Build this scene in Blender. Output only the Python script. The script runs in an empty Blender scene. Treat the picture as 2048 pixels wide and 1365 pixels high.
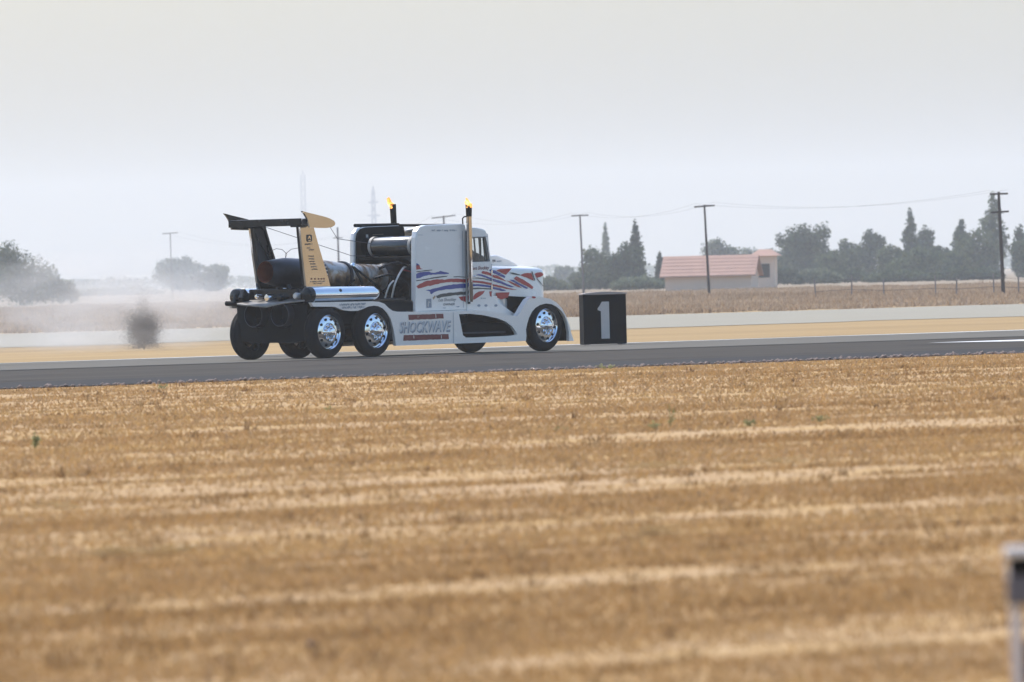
import bpy, math, random
import numpy as np
from mathutils import Vector, Matrix
from mathutils.geometry import tessellate_polygon

random.seed(7)
rng = np.random.default_rng(7)
scene = bpy.context.scene
COL = scene.collection

# ------------------------------------------------------------------ camera
FPX, IW, IH = 20200.0, 2048.0, 1365.0
CAM_H = 1.49
HORIZON_V = 558.0
ROLL = 0.0247
pitch = math.atan((IH / 2 - HORIZON_V) / FPX)
F_ = Vector((0, math.cos(pitch), -math.sin(pitch)))
U0 = Vector((0, math.sin(pitch), math.cos(pitch)))
R0 = Vector((1, 0, 0))
U_ = U0 * math.cos(ROLL) + R0 * math.sin(ROLL)
R_ = R0 * math.cos(ROLL) - U0 * math.sin(ROLL)
CAM = Vector((0, 0, CAM_H))
cam_data = bpy.data.cameras.new('camera')
cam_data.sensor_width = 36.0
cam_data.lens = 36.0 * FPX / IW
cam_data.clip_start = 0.5
cam_data.clip_end = 30000
cam_data.dof.use_dof = True
cam_data.dof.focus_distance = 204.0
cam = bpy.data.objects.new('camera', cam_data)
COL.objects.link(cam)
m = Matrix.Identity(4)
for i in range(3):
    m[i][0], m[i][1], m[i][2], m[i][3] = R_[i], U_[i], -F_[i], CAM[i]
cam.matrix_world = m
# real lens: a long lens wide open: the same aperture diameter here
cam_data.dof.aperture_fstop = cam_data.lens / 48.0
scene.camera = cam

# ------------------------------------------------------------------ world, sun, exposure
SUN_DIR = Vector((-0.45, 0.60, 0.95)).normalized()
sun_el = math.asin(SUN_DIR.z)
sun_rot = math.atan2(SUN_DIR.x, SUN_DIR.y)
world = bpy.data.worlds.new('World')
scene.world = world
world.use_nodes = True
wn = world.node_tree.nodes
wl = world.node_tree.links
bg = wn['Background']
sky = wn.new('ShaderNodeTexSky')
sky.sky_type = 'NISHITA'
sky.sun_disc = False
sky.sun_elevation = sun_el
sky.sun_rotation = sun_rot % (2 * math.pi)
sky.altitude = 0
sky.air_density = 1.4
sky.dust_density = 3.0
sky.ozone_density = 6.0
tint = wn.new('ShaderNodeMix')
tint.data_type = 'RGBA'; tint.blend_type = 'MULTIPLY'
tint.inputs[0].default_value = 1.0
tint.inputs[7].default_value = (1.0, 1.05, 1.105, 1)   # white balance of the whole sky
wl.new(sky.outputs[0], tint.inputs[6])
wl.new(tint.outputs[2], bg.inputs[0])
bg.inputs[1].default_value = 0.15
sun_data = bpy.data.lights.new('sun', 'SUN')
sun_data.energy = 2.6
sun_data.angle = math.radians(0.6)
sun_data.color = (1.0, 0.95, 0.88)
sun = bpy.data.objects.new('sun', sun_data)
COL.objects.link(sun)
sun.rotation_euler = SUN_DIR.to_track_quat('Z', 'Y').to_euler()
sun.location = (0, 150, 60)
scene.view_settings.view_transform = 'Standard'
scene.view_settings.look = 'None'
scene.view_settings.exposure = 0.57
scene.view_settings.gamma = 1.0
scene.view_settings.use_curve_mapping = False
scene.render.engine = 'CYCLES'
scene.cycles.use_denoising = True
scene.cycles.max_bounces = 8
scene.cycles.transparent_max_bounces = 12
scene.cycles.volume_bounces = 1
scene.cycles.caustics_reflective = False
scene.cycles.caustics_refractive = False

# ------------------------------------------------------------------ geometry of the place
TH = math.radians(50.0)                      # runway heading seen from the camera axis
E = Vector((math.cos(TH), math.sin(TH), 0))  # along the runway
N = Vector((-math.sin(TH), math.cos(TH), 0)) # across it, away from the camera


def ray(u, v):
    return F_ + R_ * ((u - IW / 2) / FPX) + U_ * ((IH / 2 - v) / FPX)


def hit_z(u, v, z=0.0):
    d = ray(u, v)
    return CAM + d * ((z - CAM_H) / d.z)


def ground(u, depth, z=0.0):
    """ground point at a given depth whose image column is u"""
    k = (u - IW / 2) / FPX
    q = R_ - F_ * k
    dz = z - CAM_H
    x = -(depth * q.y + dz * q.z) / q.x
    return Vector((x, depth, z))


def proj(p):
    r = Vector(p) - CAM
    c = r.dot(F_)
    return IW / 2 + FPX * r.dot(R_) / c, IH / 2 - FPX * r.dot(U_) / c


def top_height(u, v, depth):
    g = ground(u, depth)
    return (proj(g)[1] - v) * depth / FPX


WR = 0.515
P0 = CAM + ray(658, 665) * 1.0
_t = (WR + 0.008 - CAM_H) / ray(658, 665).z
P0 = CAM + ray(658, 665) * _t
TRUCK_O = P0 - N * (-1.10)
TRUCK_O.z = 0.008


def to_local(p):
    r = p - TRUCK_O
    return Vector((r.dot(E), r.dot(N), r.z))


CAML = to_local(CAM)


def rayl(u, v):
    d = ray(u, v)
    return Vector((d.dot(E), d.dot(N), d.z))


def PY(u, v, Y):
    d = rayl(u, v)
    k = (Y - CAML.y) / d.y
    p = CAML + d * k
    return p.x, p.z


def PX(u, v, X):
    d = rayl(u, v)
    k = (X - CAML.x) / d.x
    p = CAML + d * k
    return p.y, p.z


# ------------------------------------------------------------------ materials
MATS = {}


def new_mat(name):
    mt = bpy.data.materials.new(name)
    mt.use_nodes = True
    MATS[name] = mt
    return mt, mt.node_tree.nodes, mt.node_tree.links, mt.node_tree.nodes['Principled BSDF']


def simple(name, col, rough=0.5, metal=0.0, coat=0.0, var=0.12, scale=6.0, bump=0.0, spec=0.5):
    mt, n, l, b = new_mat(name)
    tc = n.new('ShaderNodeTexCoord')
    nz = n.new('ShaderNodeTexNoise')
    nz.inputs['Scale'].default_value = scale
    nz.inputs['Detail'].default_value = 5
    l.new(tc.outputs['Object'], nz.inputs['Vector'])
    rp = n.new('ShaderNodeMix')
    rp.data_type = 'RGBA'
    a = tuple(c * (1 - var) for c in col) + (1,)
    c2 = tuple(min(1, c * (1 + var)) for c in col) + (1,)
    rp.inputs[6].default_value = a
    rp.inputs[7].default_value = c2
    l.new(nz.outputs['Fac'], rp.inputs[0])
    l.new(rp.outputs[2], b.inputs['Base Color'])
    b.inputs['Metallic'].default_value = metal
    b.inputs['Coat Weight'].default_value = coat
    b.inputs['Specular IOR Level'].default_value = spec
    mr = n.new('ShaderNodeMapRange')
    mr.inputs['To Min'].default_value = max(0.0, rough * 0.75)
    mr.inputs['To Max'].default_value = min(1.0, rough * 1.3)
    l.new(nz.outputs['Fac'], mr.inputs['Value'])
    l.new(mr.outputs[0], b.inputs['Roughness'])
    if bump:
        bp = n.new('ShaderNodeBump')
        bp.inputs['Strength'].default_value = bump
        bp.inputs['Distance'].default_value = 0.02
        l.new(nz.outputs['Fac'], bp.inputs['Height'])
        l.new(bp.outputs[0], b.inputs['Normal'])
    return mt


def ramp_node(n, stops):
    r = n.new('ShaderNodeValToRGB')
    cr = r.color_ramp
    while len(cr.elements) < len(stops):
        cr.elements.new(0.5)
    for e, (p, c) in zip(cr.elements, stops):
        e.position = p
        e.color = (*c, 1)
    return r


def runway_coords(n, l, sx, sy, sz=1.0):
    """position rotated so that X runs along the runway, then scaled"""
    g = n.new('ShaderNodeNewGeometry')
    vr = n.new('ShaderNodeVectorRotate')
    vr.rotation_type = 'Z_AXIS'
    vr.inputs['Angle'].default_value = -TH
    l.new(g.outputs['Position'], vr.inputs['Vector'])
    mp = n.new('ShaderNodeVectorMath')
    mp.operation = 'MULTIPLY'
    mp.inputs[1].default_value = (sx, sy, sz)
    l.new(vr.outputs[0], mp.inputs[0])
    return mp.outputs[0], g


def grass_mat(name, stops, s1=(0.10, 0.9), s2=(1.5, 6.0), island=0.0, trans=0.0, rough=0.9):
    mt, n, l, b = new_mat(name)
    v1, g = runway_coords(n, l, s1[0], s1[1], 0.3)
    n1 = n.new('ShaderNodeTexNoise')
    n1.inputs['Scale'].default_value = 1
    n1.inputs['Detail'].default_value = 4
    n1.inputs['Roughness'].default_value = 0.6
    l.new(v1, n1.inputs['Vector'])
    v2, _ = runway_coords(n, l, s2[0], s2[1], 1.0)
    n2 = n.new('ShaderNodeTexNoise')
    n2.inputs['Scale'].default_value = 1
    n2.inputs['Detail'].default_value = 5
    l.new(v2, n2.inputs['Vector'])
    add = n.new('ShaderNodeMath')
    add.operation = 'MULTIPLY_ADD'
    l.new(n2.outputs['Fac'], add.inputs[0])
    add.inputs[1].default_value = 0.55
    sub = n.new('ShaderNodeMath')
    sub.operation = 'MULTIPLY_ADD'
    l.new(n1.outputs['Fac'], sub.inputs[0])
    sub.inputs[1].default_value = 0.9
    sub.inputs[2].default_value = -0.225
    l.new(sub.outputs[0], add.inputs[2])
    v3, _ = runway_coords(n, l, s1[0] * 0.35, s1[1] * 0.22, 0.3)
    n3 = n.new('ShaderNodeTexNoise')
    n3.inputs['Scale'].default_value = 1
    n3.inputs['Detail'].default_value = 2
    l.new(v3, n3.inputs['Vector'])
    a3 = n.new('ShaderNodeMath')
    a3.operation = 'MULTIPLY_ADD'
    a3.inputs[1].default_value = 0.36
    a3.inputs[2].default_value = -0.18
    l.new(n3.outputs['Fac'], a3.inputs[0])
    s3 = n.new('ShaderNodeMath')
    l.new(a3.outputs[0], s3.inputs[0])
    l.new(add.outputs[0], s3.inputs[1])
    last = s3.outputs[0]
    if island:
        ia = n.new('ShaderNodeMath')
        ia.operation = 'MULTIPLY_ADD'
        l.new(g.outputs['Random Per Island'], ia.inputs[0])
        ia.inputs[1].default_value = island
        i2 = n.new('ShaderNodeMath')
        i2.operation = 'ADD'
        l.new(last, i2.inputs[0])
        i2.inputs[1].default_value = -island / 2
        l.new(i2.outputs[0], ia.inputs[2])
        last = ia.outputs[0]
    r = ramp_node(n, stops)
    l.new(last, r.inputs[0])
    l.new(r.outputs[0], b.inputs['Base Color'])
    b.inputs['Roughness'].default_value = rough
    b.inputs['Specular IOR Level'].default_value = 0.1
    if trans:
        out = n['Material Output']
        tr = n.new('ShaderNodeBsdfTranslucent')
        l.new(r.outputs[0], tr.inputs[0])
        mx = n.new('ShaderNodeMixShader')
        mx.inputs[0].default_value = trans
        l.new(b.outputs[0], mx.inputs[1])
        l.new(tr.outputs[0], mx.inputs[2])
        l.new(mx.outputs[0], out.inputs['Surface'])
    return mt


STRAW = (0.52, 0.340, 0.145)
TAN = (0.47, 0.290, 0.116)
BROWN = (0.36, 0.210, 0.088)
DARK = (0.27, 0.156, 0.070)
PINK = (0.45, 0.292, 0.155)
FIELD = [(0.20, DARK), (0.32, BROWN), (0.43, TAN), (0.52, PINK), (0.60, TAN), (0.74, STRAW)]
grass_mat('field_soil', FIELD, s1=(0.05, 0.55), s2=(0.5, 3.0))
grass_mat('field_blade', FIELD, s1=(0.05, 0.55), s2=(0.5, 3.0), island=0.22, trans=0.35)
grass_mat('stubble', [(0.25, (0.16, 0.085, 0.04)), (0.5, (0.30, 0.18, 0.08)), (0.75, (0.60, 0.42, 0.20))], s1=(0.4, 1.2), s2=(2, 3), island=0.2, trans=0.3)
grass_mat('far_ground', [(0.25, (0.28, 0.180, 0.078)), (0.5, (0.345, 0.226, 0.100)), (0.75, (0.40, 0.268, 0.122))], s1=(0.02, 0.16), s2=(0.25, 1.4))
grass_mat('verge_blade', [(0.25, (0.44, 0.30, 0.128)), (0.5, (0.52, 0.37, 0.162)), (0.75, (0.58, 0.42, 0.196))], s1=(0.02, 0.1), s2=(0.3, 1.0), island=0.08, trans=0.3)
grass_mat('weed_dry', [(0.2, (0.27, 0.185, 0.115)), (0.5, (0.42, 0.30, 0.198)), (0.8, (0.53, 0.405, 0.285))], s1=(0.03, 0.06), s2=(0.2, 0.3), island=0.35, trans=0.3)

grass_mat('weed_ground', [(0.25, (0.20, 0.150, 0.095)), (0.5, (0.27, 0.20, 0.13)), (0.75, (0.33, 0.25, 0.165))], s1=(0.01, 0.02), s2=(0.1, 0.2))
# asphalt
mt, n, l, b = new_mat('asphalt')
v1, g = runway_coords(n, l, 0.02, 1.2)
nz = n.new('ShaderNodeTexNoise'); nz.inputs['Scale'].default_value = 1; nz.inputs['Detail'].default_value = 5
l.new(v1, nz.inputs['Vector'])
nf = n.new('ShaderNodeTexNoise'); nf.inputs['Scale'].default_value = 14; nf.inputs['Detail'].default_value = 6
l.new(g.outputs['Position'], nf.inputs['Vector'])
ad = n.new('ShaderNodeMath'); ad.operation = 'MULTIPLY_ADD'; ad.inputs[1].default_value = 0.4
l.new(nf.outputs['Fac'], ad.inputs[0])
sb = n.new('ShaderNodeMath'); sb.operation = 'MULTIPLY_ADD'; sb.inputs[1].default_value = 0.9; sb.inputs[2].default_value = -0.15
l.new(nz.outputs['Fac'], sb.inputs[0]); l.new(sb.outputs[0], ad.inputs[2])
rp = ramp_node(n, [(0.3, (0.046, 0.037, 0.029)), (0.55, (0.060, 0.049, 0.038)), (0.8, (0.076, 0.063, 0.050))])
l.new(ad.outputs[0], rp.inputs[0]); l.new(rp.outputs[0], b.inputs['Base Color'])
b.inputs['Roughness'].default_value = 0.95
b.inputs['Specular IOR Level'].default_value = 0.08
simple('old_asphalt', (0.130, 0.115, 0.091), 0.95, var=0.15, scale=0.5, spec=0.08)
simple('tar', (0.026, 0.021, 0.018), 0.9, var=0.3, scale=2, spec=0.1)
simple('concrete', (0.300, 0.265, 0.200), 0.9, var=0.15, scale=0.25, spec=0.1)
simple('road_paint', (0.78, 0.76, 0.72), 0.8, var=0.15, scale=3.0, spec=0.1)
simple('stone', (0.21, 0.15, 0.12), 0.9, var=0.35, scale=4)

simple('white_paint', (0.90, 0.83, 0.745), 0.25, coat=1.0, var=0.03, scale=3)
simple('black_paint', (0.008, 0.008, 0.009), 0.25, var=0.3, spec=0.3)
simple('black_matte', (0.009, 0.009, 0.009), 0.7, var=0.3, bump=0.2, spec=0.12)
simple('dark_steel', (0.055, 0.055, 0.065), 0.42, metal=0.7, var=0.3, scale=9)
simple('engine_steel', (0.58, 0.55, 0.51), 0.42, metal=0.6, var=0.4, scale=5, bump=0.2)
mt, n, l, b = new_mat('stained_steel')
tc = n.new('ShaderNodeTexCoord')
nz = n.new('ShaderNodeTexNoise'); nz.inputs['Scale'].default_value = 3.0; nz.inputs['Detail'].default_value = 6; nz.inputs['Distortion'].default_value = 0.6
l.new(tc.outputs['Object'], nz.inputs['Vector'])
rp = ramp_node(n, [(0.30, (0.05, 0.04, 0.035)), (0.45, (0.26, 0.17, 0.10)), (0.55, (0.42, 0.38, 0.34)), (0.72, (0.55, 0.52, 0.49))])
l.new(nz.outputs['Fac'], rp.inputs[0]); l.new(rp.outputs[0], b.inputs['Base Color'])
b.inputs['Metallic'].default_value = 0.6; b.inputs['Roughness'].default_value = 0.42
simple('heat_steel', (0.36, 0.27, 0.19), 0.4, metal=0.9, var=0.4, scale=6)
simple('chrome', (0.82, 0.83, 0.85), 0.06, metal=1.0, var=0.03)
simple('polished_plate', (0.64, 0.62, 0.60), 0.07, metal=1.0, var=0.04, scale=2)
simple('rubber', (0.013, 0.012, 0.012), 0.75, var=0.25, scale=14, bump=0.3, spec=0.18)
simple('red_paint', (0.42, 0.016, 0.020), 0.3, coat=0.3, var=0.12, scale=14)
simple('dark_red_paint', (0.17, 0.014, 0.022), 0.35, coat=0.3, var=0.2, scale=14)
simple('blue_paint', (0.022, 0.050, 0.27), 0.3, coat=0.3, var=0.15, scale=14)
simple('grey_print', (0.30, 0.30, 0.32), 0.4, var=0.25, scale=25)
simple('silver_print', (0.60, 0.60, 0.61), 0.3, metal=0.3)
simple('dark_print', (0.035, 0.032, 0.035), 0.4, var=0.3, scale=14)
simple('olive_print', (0.07, 0.065, 0.055), 0.4, var=0.3, scale=10)
simple('plate_print', (0.20, 0.16, 0.14), 0.5, var=0.2, scale=10)
simple('plate_red_print', (0.22, 0.05, 0.04), 0.5, var=0.2, scale=10)
simple('strap', (0.42, 0.38, 0.33), 0.6, var=0.15)
simple('red_hose', (0.25, 0.02, 0.02), 0.4, var=0.2)
simple('sign_black', (0.009, 0.008, 0.008), 0.75, var=0.4, spec=0.08)
simple('sign_white', (0.60, 0.53, 0.46), 0.7, var=0.1, scale=5)
simple('sign_edge', (0.38, 0.31, 0.27), 0.7, var=0.25, scale=5)
simple('hazed_pole', (0.20, 0.185, 0.18), 0.9, var=0.2, scale=3)  # paler grey puts distance haze into the colour; also fades the fence posts
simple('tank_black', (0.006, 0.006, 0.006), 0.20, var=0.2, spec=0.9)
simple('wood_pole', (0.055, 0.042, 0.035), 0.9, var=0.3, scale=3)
simple('wire', (0.06, 0.06, 0.06), 0.6)
simple('wall_plaster', (0.74, 0.56, 0.42), 0.9, var=0.08, scale=0.8)
simple('roof_tile', (0.48, 0.29, 0.215), 0.85, var=0.18, scale=1.2, spec=0.15)
simple('dark_glass', (0.03, 0.035, 0.04), 0.1)
simple('tower_steel', (0.16, 0.16, 0.17), 0.6, var=0.1)
simple('bark', (0.07, 0.052, 0.04), 0.9, var=0.3, scale=4)
simple('grey_post', (0.36, 0.34, 0.36), 0.5, metal=0.2, var=0.15)
simple('post_cap', (0.75, 0.73, 0.72), 0.5)
grass_mat('straw_pale', [(0.3, (0.66, 0.52, 0.30)), (0.7, (0.80, 0.66, 0.42))], trans=0.5)
simple('earth', (0.10, 0.055, 0.035), 0.95)
simple('dark_grey_post', (0.13, 0.12, 0.13), 0.6)
simple('tray_steel', (0.26, 0.24, 0.22), 0.4, metal=0.6, var=0.4, scale=8)
simple('light_post', (0.62, 0.57, 0.55), 0.5)
simple('dark_liner', (0.055, 0.05, 0.05), 0.6, var=0.2)
simple('wing_skin', (0.10, 0.095, 0.095), 0.45, var=0.2)
simple('seat_cloth', (0.02, 0.019, 0.018), 0.9)


def leaf_mat(name, dark, light, trans=0.25):
    mt, n, l, b = new_mat(name)
    g = n.new('ShaderNodeNewGeometry')
    nz = n.new('ShaderNodeTexNoise'); nz.inputs['Scale'].default_value = 0.9; nz.inputs['Detail'].default_value = 3
    l.new(g.outputs['Position'], nz.inputs['Vector'])
    ad = n.new('ShaderNodeMath'); ad.operation = 'MULTIPLY_ADD'; ad.inputs[1].default_value = 0.5
    l.new(g.outputs['Random Per Island'], ad.inputs[0])
    sb = n.new('ShaderNodeMath'); sb.operation = 'ADD'; sb.inputs[1].default_value = -0.25
    l.new(nz.outputs['Fac'], sb.inputs[0]); l.new(sb.outputs[0], ad.inputs[2])
    rp = ramp_node(n, [(0.25, dark), (0.75, light)])
    l.new(ad.outputs[0], rp.inputs[0]); l.new(rp.outputs[0], b.inputs['Base Color'])
    b.inputs['Roughness'].default_value = 0.8
    b.inputs['Specular IOR Level'].default_value = 0.15
    tr = n.new('ShaderNodeBsdfTranslucent'); l.new(rp.outputs[0], tr.inputs[0])
    mx = n.new('ShaderNodeMixShader'); mx.inputs[0].default_value = trans
    l.new(b.outputs[0], mx.inputs[1]); l.new(tr.outputs[0], mx.inputs[2])
    l.new(mx.outputs[0], n['Material Output'].inputs['Surface'])


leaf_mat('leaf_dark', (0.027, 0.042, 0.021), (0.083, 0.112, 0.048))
leaf_mat('leaf_mid', (0.045, 0.063, 0.030), (0.128, 0.158, 0.068))
leaf_mat('leaf_pale', (0.105, 0.128, 0.075), (0.225, 0.247, 0.135))
leaf_mat('leaf_conifer', (0.021, 0.033, 0.019), (0.063, 0.083, 0.042))
leaf_mat('leaf_grey', (0.080, 0.075, 0.066), (0.15, 0.14, 0.125))
leaf_mat('leaf_weed', (0.24, 0.25, 0.10), (0.38, 0.37, 0.17), 0.4)

# window glass: clear sheet with a fresnel gloss
mt, n, l, b = new_mat('window_glass')
tr = n.new('ShaderNodeBsdfTransparent'); tr.inputs[0].default_value = (0.90, 0.92, 0.92, 1)
gl = n.new('ShaderNodeBsdfGlossy'); gl.inputs['Roughness'].default_value = 0.03
fr = n.new('ShaderNodeFresnel'); fr.inputs[0].default_value = 1.25
mx = n.new('ShaderNodeMixShader')
l.new(fr.outputs[0], mx.inputs[0]); l.new(tr.outputs[0], mx.inputs[1]); l.new(gl.outputs[0], mx.inputs[2])
l.new(mx.outputs[0], n['Material Output'].inputs['Surface'])

# flame: emits, yellow core to orange edge, thinning out
mt, n, l, b = new_mat('flame')
tc = n.new('ShaderNodeTexCoord')
nz = n.new('ShaderNodeTexNoise'); nz.inputs['Scale'].default_value = 9; nz.inputs['Detail'].default_value = 3
l.new(tc.outputs['Object'], nz.inputs['Vector'])
rp = ramp_node(n, [(0.35, (1.0, 0.24, 0.04)), (0.52, (1.0, 0.46, 0.12)), (0.68, (1.0, 0.78, 0.40))])
l.new(nz.outputs['Fac'], rp.inputs[0])
em = n.new('ShaderNodeEmission'); em.inputs[1].default_value = 1.5
l.new(rp.outputs[0], em.inputs[0])
tp = n.new('ShaderNodeBsdfTransparent')
lw = n.new('ShaderNodeLayerWeight'); lw.inputs[0].default_value = 0.22
mx = n.new('ShaderNodeMixShader')
l.new(lw.outputs['Facing'], mx.inputs[0]); l.new(em.outputs[0], mx.inputs[1]); l.new(tp.outputs[0], mx.inputs[2])
l.new(mx.outputs[0], n['Material Output'].inputs['Surface'])

mt, n, l, b = new_mat('ember')
b.inputs['Base Color'].default_value = (0.3, 0.08, 0.02, 1)
b.inputs['Emission Color'].default_value = (1.0, 0.25, 0.05, 1)
b.inputs['Emission Strength'].default_value = 0.35
# hot inside of the nozzle: orange glow put into the colour of heat-stained metal
simple('nozzle_glow', (0.24, 0.07, 0.025), 0.55, metal=0.5, var=0.5, scale=7)


# ------------------------------------------------------------------ mesh helpers
class MB:
    def __init__(self):
        self.v, self.f = [], []

    def add(self, verts, faces):
        o = len(self.v)
        self.v += [tuple(p) for p in verts]
        self.f += [tuple(i + o for i in f) for f in faces]
        return self

    def box(self, x0, x1, y0, y1, z0, z1):
        return self.add([(x, y, z) for x in (x0, x1) for y in (y0, y1) for z in (z0, z1)],
                        [(0, 1, 3, 2), (4, 6, 7, 5), (0, 4, 5, 1), (2, 3, 7, 6), (0, 2, 6, 4), (1, 5, 7, 3)])

    def prism(self, outline, y0, y1, holes=()):
        """outline in (x, z), extruded along y; holes are outlines as well"""
        loops = [list(outline)] + [list(h) for h in holes]
        tri = tessellate_polygon([[Vector((x, z, 0)) for x, z in lp] for lp in loops])
        pts = [p for lp in loops for p in lp]
        k = len(pts)
        vs = [(x, y0, z) for x, z in pts] + [(x, y1, z) for x, z in pts]
        fs = [tuple(t) for t in tri] + [tuple(i + k for i in reversed(t)) for t in tri]
        o = 0
        for lp in loops:
            nn = len(lp)
            for i in range(nn):
                a, b2 = o + i, o + (i + 1) % nn
                fs.append((a, b2, b2 + k, a + k))
            o += nn
        return self.add(vs, fs)

    def tube(self, path, r, seg=10, caps=True, radii=None):
        path = [Vector(p) for p in path]
        rings = []
        prev = None
        for i, p in enumerate(path):
            d = (path[min(i + 1, len(path) - 1)] - path[max(i - 1, 0)])
            d = d.normalized() if d.length else Vector((0, 0, 1))
            if prev is None:
                a = d.orthogonal().normalized()
            else:
                a = (prev - d * prev.dot(d)).normalized()
            prev = a
            b2 = d.cross(a)
            rr = radii[i] if radii else r
            rings.append([p + (a * math.cos(2 * math.pi * k / seg) + b2 * math.sin(2 * math.pi * k / seg)) * rr for k in range(seg)])
        vs = [q for rg in rings for q in rg]
        fs = []
        for i in range(len(rings) - 1):
            for k in range(seg):
                fs.append((i * seg + k, i * seg + (k + 1) % seg, (i + 1) * seg + (k + 1) % seg, (i + 1) * seg + k))
        if caps:
            fs.append(tuple(reversed(range(seg))))
            fs.append(tuple((len(rings) - 1) * seg + k for k in range(seg)))
        return self.add(vs, fs)

    def lathe(self, prof, seg=32, origin=(0, 0, 0), axis=(1, 0, 0), up=(0, 0, 1), cap0=True, cap1=True):
        ax = Vector(axis).normalized()
        u = Vector(up); u = (u - ax * u.dot(ax)).normalized()
        w = ax.cross(u)
        o = Vector(origin)
        vs, fs = [], []
        for a, r in prof:
            for k in range(seg):
                t = 2 * math.pi * k / seg
                vs.append(o + ax * a + (u * math.cos(t) + w * math.sin(t)) * r)
        for i in range(len(prof) - 1):
            for k in range(seg):
                fs.append((i * seg + k, i * seg + (k + 1) % seg, (i + 1) * seg + (k + 1) % seg, (i + 1) * seg + k))
        if cap0: fs.append(tuple(reversed(range(seg))))
        if cap1: fs.append(tuple((len(prof) - 1) * seg + k for k in range(seg)))
        return self.add(vs, fs)

    def build(self, name, mat, parent=None, smooth=False, bevel=0.0, segs=2):
        me = bpy.data.meshes.new(name)
        me.from_pydata([tuple(p) for p in self.v], [], self.f)
        me.update()
        if mat: me.materials.append(MATS[mat])
        o = bpy.data.objects.new(name, me)
        COL.objects.link(o)
        if parent: o.parent = parent
        fix_normals(me)
        if smooth:
            me.polygons.foreach_set('use_smooth', [True] * len(me.polygons))
            try:
                me.set_sharp_from_angle(angle=math.radians(40))
            except Exception:
                pass
        if bevel:
            bv = o.modifiers.new('bevel', 'BEVEL')
            bv.width = bevel; bv.segments = segs; bv.limit_method = 'ANGLE'; bv.angle_limit = math.radians(40)
            bv.harden_normals = False
        return o


import bmesh


def fix_normals(me):
    if len(me.polygons) > 4000: return
    bm = bmesh.new(); bm.from_mesh(me)
    bmesh.ops.recalc_face_normals(bm, faces=bm.faces[:])
    bm.to_mesh(me); bm.free()


def fast_mesh(name, verts, faces, mat, parent=None):
    """numpy verts (n,3), faces (m,k) with constant k"""
    me = bpy.data.meshes.new(name)
    nv, (nf, k) = len(verts), faces.shape
    me.vertices.add(nv); me.vertices.foreach_set('co', np.asarray(verts, dtype=np.float32).ravel())
    me.loops.add(nf * k); me.loops.foreach_set('vertex_index', faces.astype(np.int32).ravel())
    me.polygons.add(nf)
    me.polygons.foreach_set('loop_start', (np.arange(nf) * k).astype(np.int32))
    me.polygons.foreach_set('loop_total', np.full(nf, k, dtype=np.int32))
    me.update(calc_edges=True)
    me.validate()
    me.materials.append(MATS[mat])
    o = bpy.data.objects.new(name, me)
    COL.objects.link(o)
    if parent: o.parent = parent
    return o


def empty(name, loc=(0, 0, 0), rz=0.0):
    o = bpy.data.objects.new(name, None)
    o.empty_display_size = 0.3
    COL.objects.link(o)
    o.location = loc
    o.rotation_euler = (0, 0, rz)
    return o


def tag(o, label, cat, group=None):
    o['label'] = label; o['category'] = cat
    if group: o['group'] = group
    return o


def struct(o, label=None):
    o['kind'] = 'structure'
    if label: o['label'] = label
    return o


def stuff(o, label=None):
    o['kind'] = 'stuff'
    if label: o['label'] = label
    return o


# value noise for terrain and scattering
_H = rng.random((256, 256))


def vnoise(x, y):
    x = np.asarray(x, float); y = np.asarray(y, float)
    xi = np.floor(x).astype(int); yi = np.floor(y).astype(int)
    fx = x - xi; fy = y - yi
    fx = fx * fx * (3 - 2 * fx); fy = fy * fy * (3 - 2 * fy)
    a = _H[xi % 256, yi % 256]; b_ = _H[(xi + 1) % 256, yi % 256]
    c = _H[xi % 256, (yi + 1) % 256]; d = _H[(xi + 1) % 256, (yi + 1) % 256]
    return (a * (1 - fx) + b_ * fx) * (1 - fy) + (c * (1 - fx) + d * fx) * fy


# ------------------------------------------------------------------ setting: ground, runway, strip
def quad(name, pts, mat):
    b_ = MB().add(pts, [(0, 1, 2, 3)])
    o = b_.build(name, mat)
    return o


struct(quad('ground', [(-3900, -140, 0), (3900, -140, 0), (3900, 8900, 0), (-3900, 8900, 0)], 'far_ground'),
       'flat dry grassland stretching to the hazy horizon')
A_NEAR = hit_z(1024, 743)
A_FAR = hit_z(1024, 694)
T_NEAR = A_NEAR.dot(N)
T_FAR = A_FAR.dot(N)


def st(s, t, z=0.0):
    p = E * s + N * t
    return (p.x, p.y, z)


S0, S1 = -700, 1400
rw = MB().box(S0, S1, T_NEAR, T_FAR, -0.2, 0.008)
rw_o = rw.build('runway', 'asphalt')
rw_o.rotation_euler = (0, 0, TH)
struct(rw_o, 'dark grey asphalt runway crossing behind the mown field')


def strip(name, s0, s1, t0, t1, z, mat, wob=0.0):
    if not wob:
        return struct(quad(name, [st(s0, t0, z), st(s1, t0, z), st(s1, t1, z), st(s0, t1, z)], mat))
    k = 400
    ss = np.linspace(s0, s1, k)
    w0 = (vnoise(ss * 0.7, ss * 0 + 3) - 0.5) * wob
    w1 = (vnoise(ss * 0.7, ss * 0 + 9) - 0.5) * wob
    b_ = MB()
    b_.add([st(s, t0 + a, z) for s, a in zip(ss, w0)] + [st(s, t1 + a, z) for s, a in zip(ss, w1)],
           [(i, i + 1, k + i + 1, k + i) for i in range(k - 1)])
    return struct(b_.build(name, mat))


strip('runway_edge', 60, 300, T_NEAR - 0.25, T_NEAR + 6.5, 0.013, 'tar', 0.8)
strip('runway_marking', S0, S1, T_FAR - 1.0, T_FAR - 0.45, 0.013, 'road_paint', 0.5)
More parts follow.
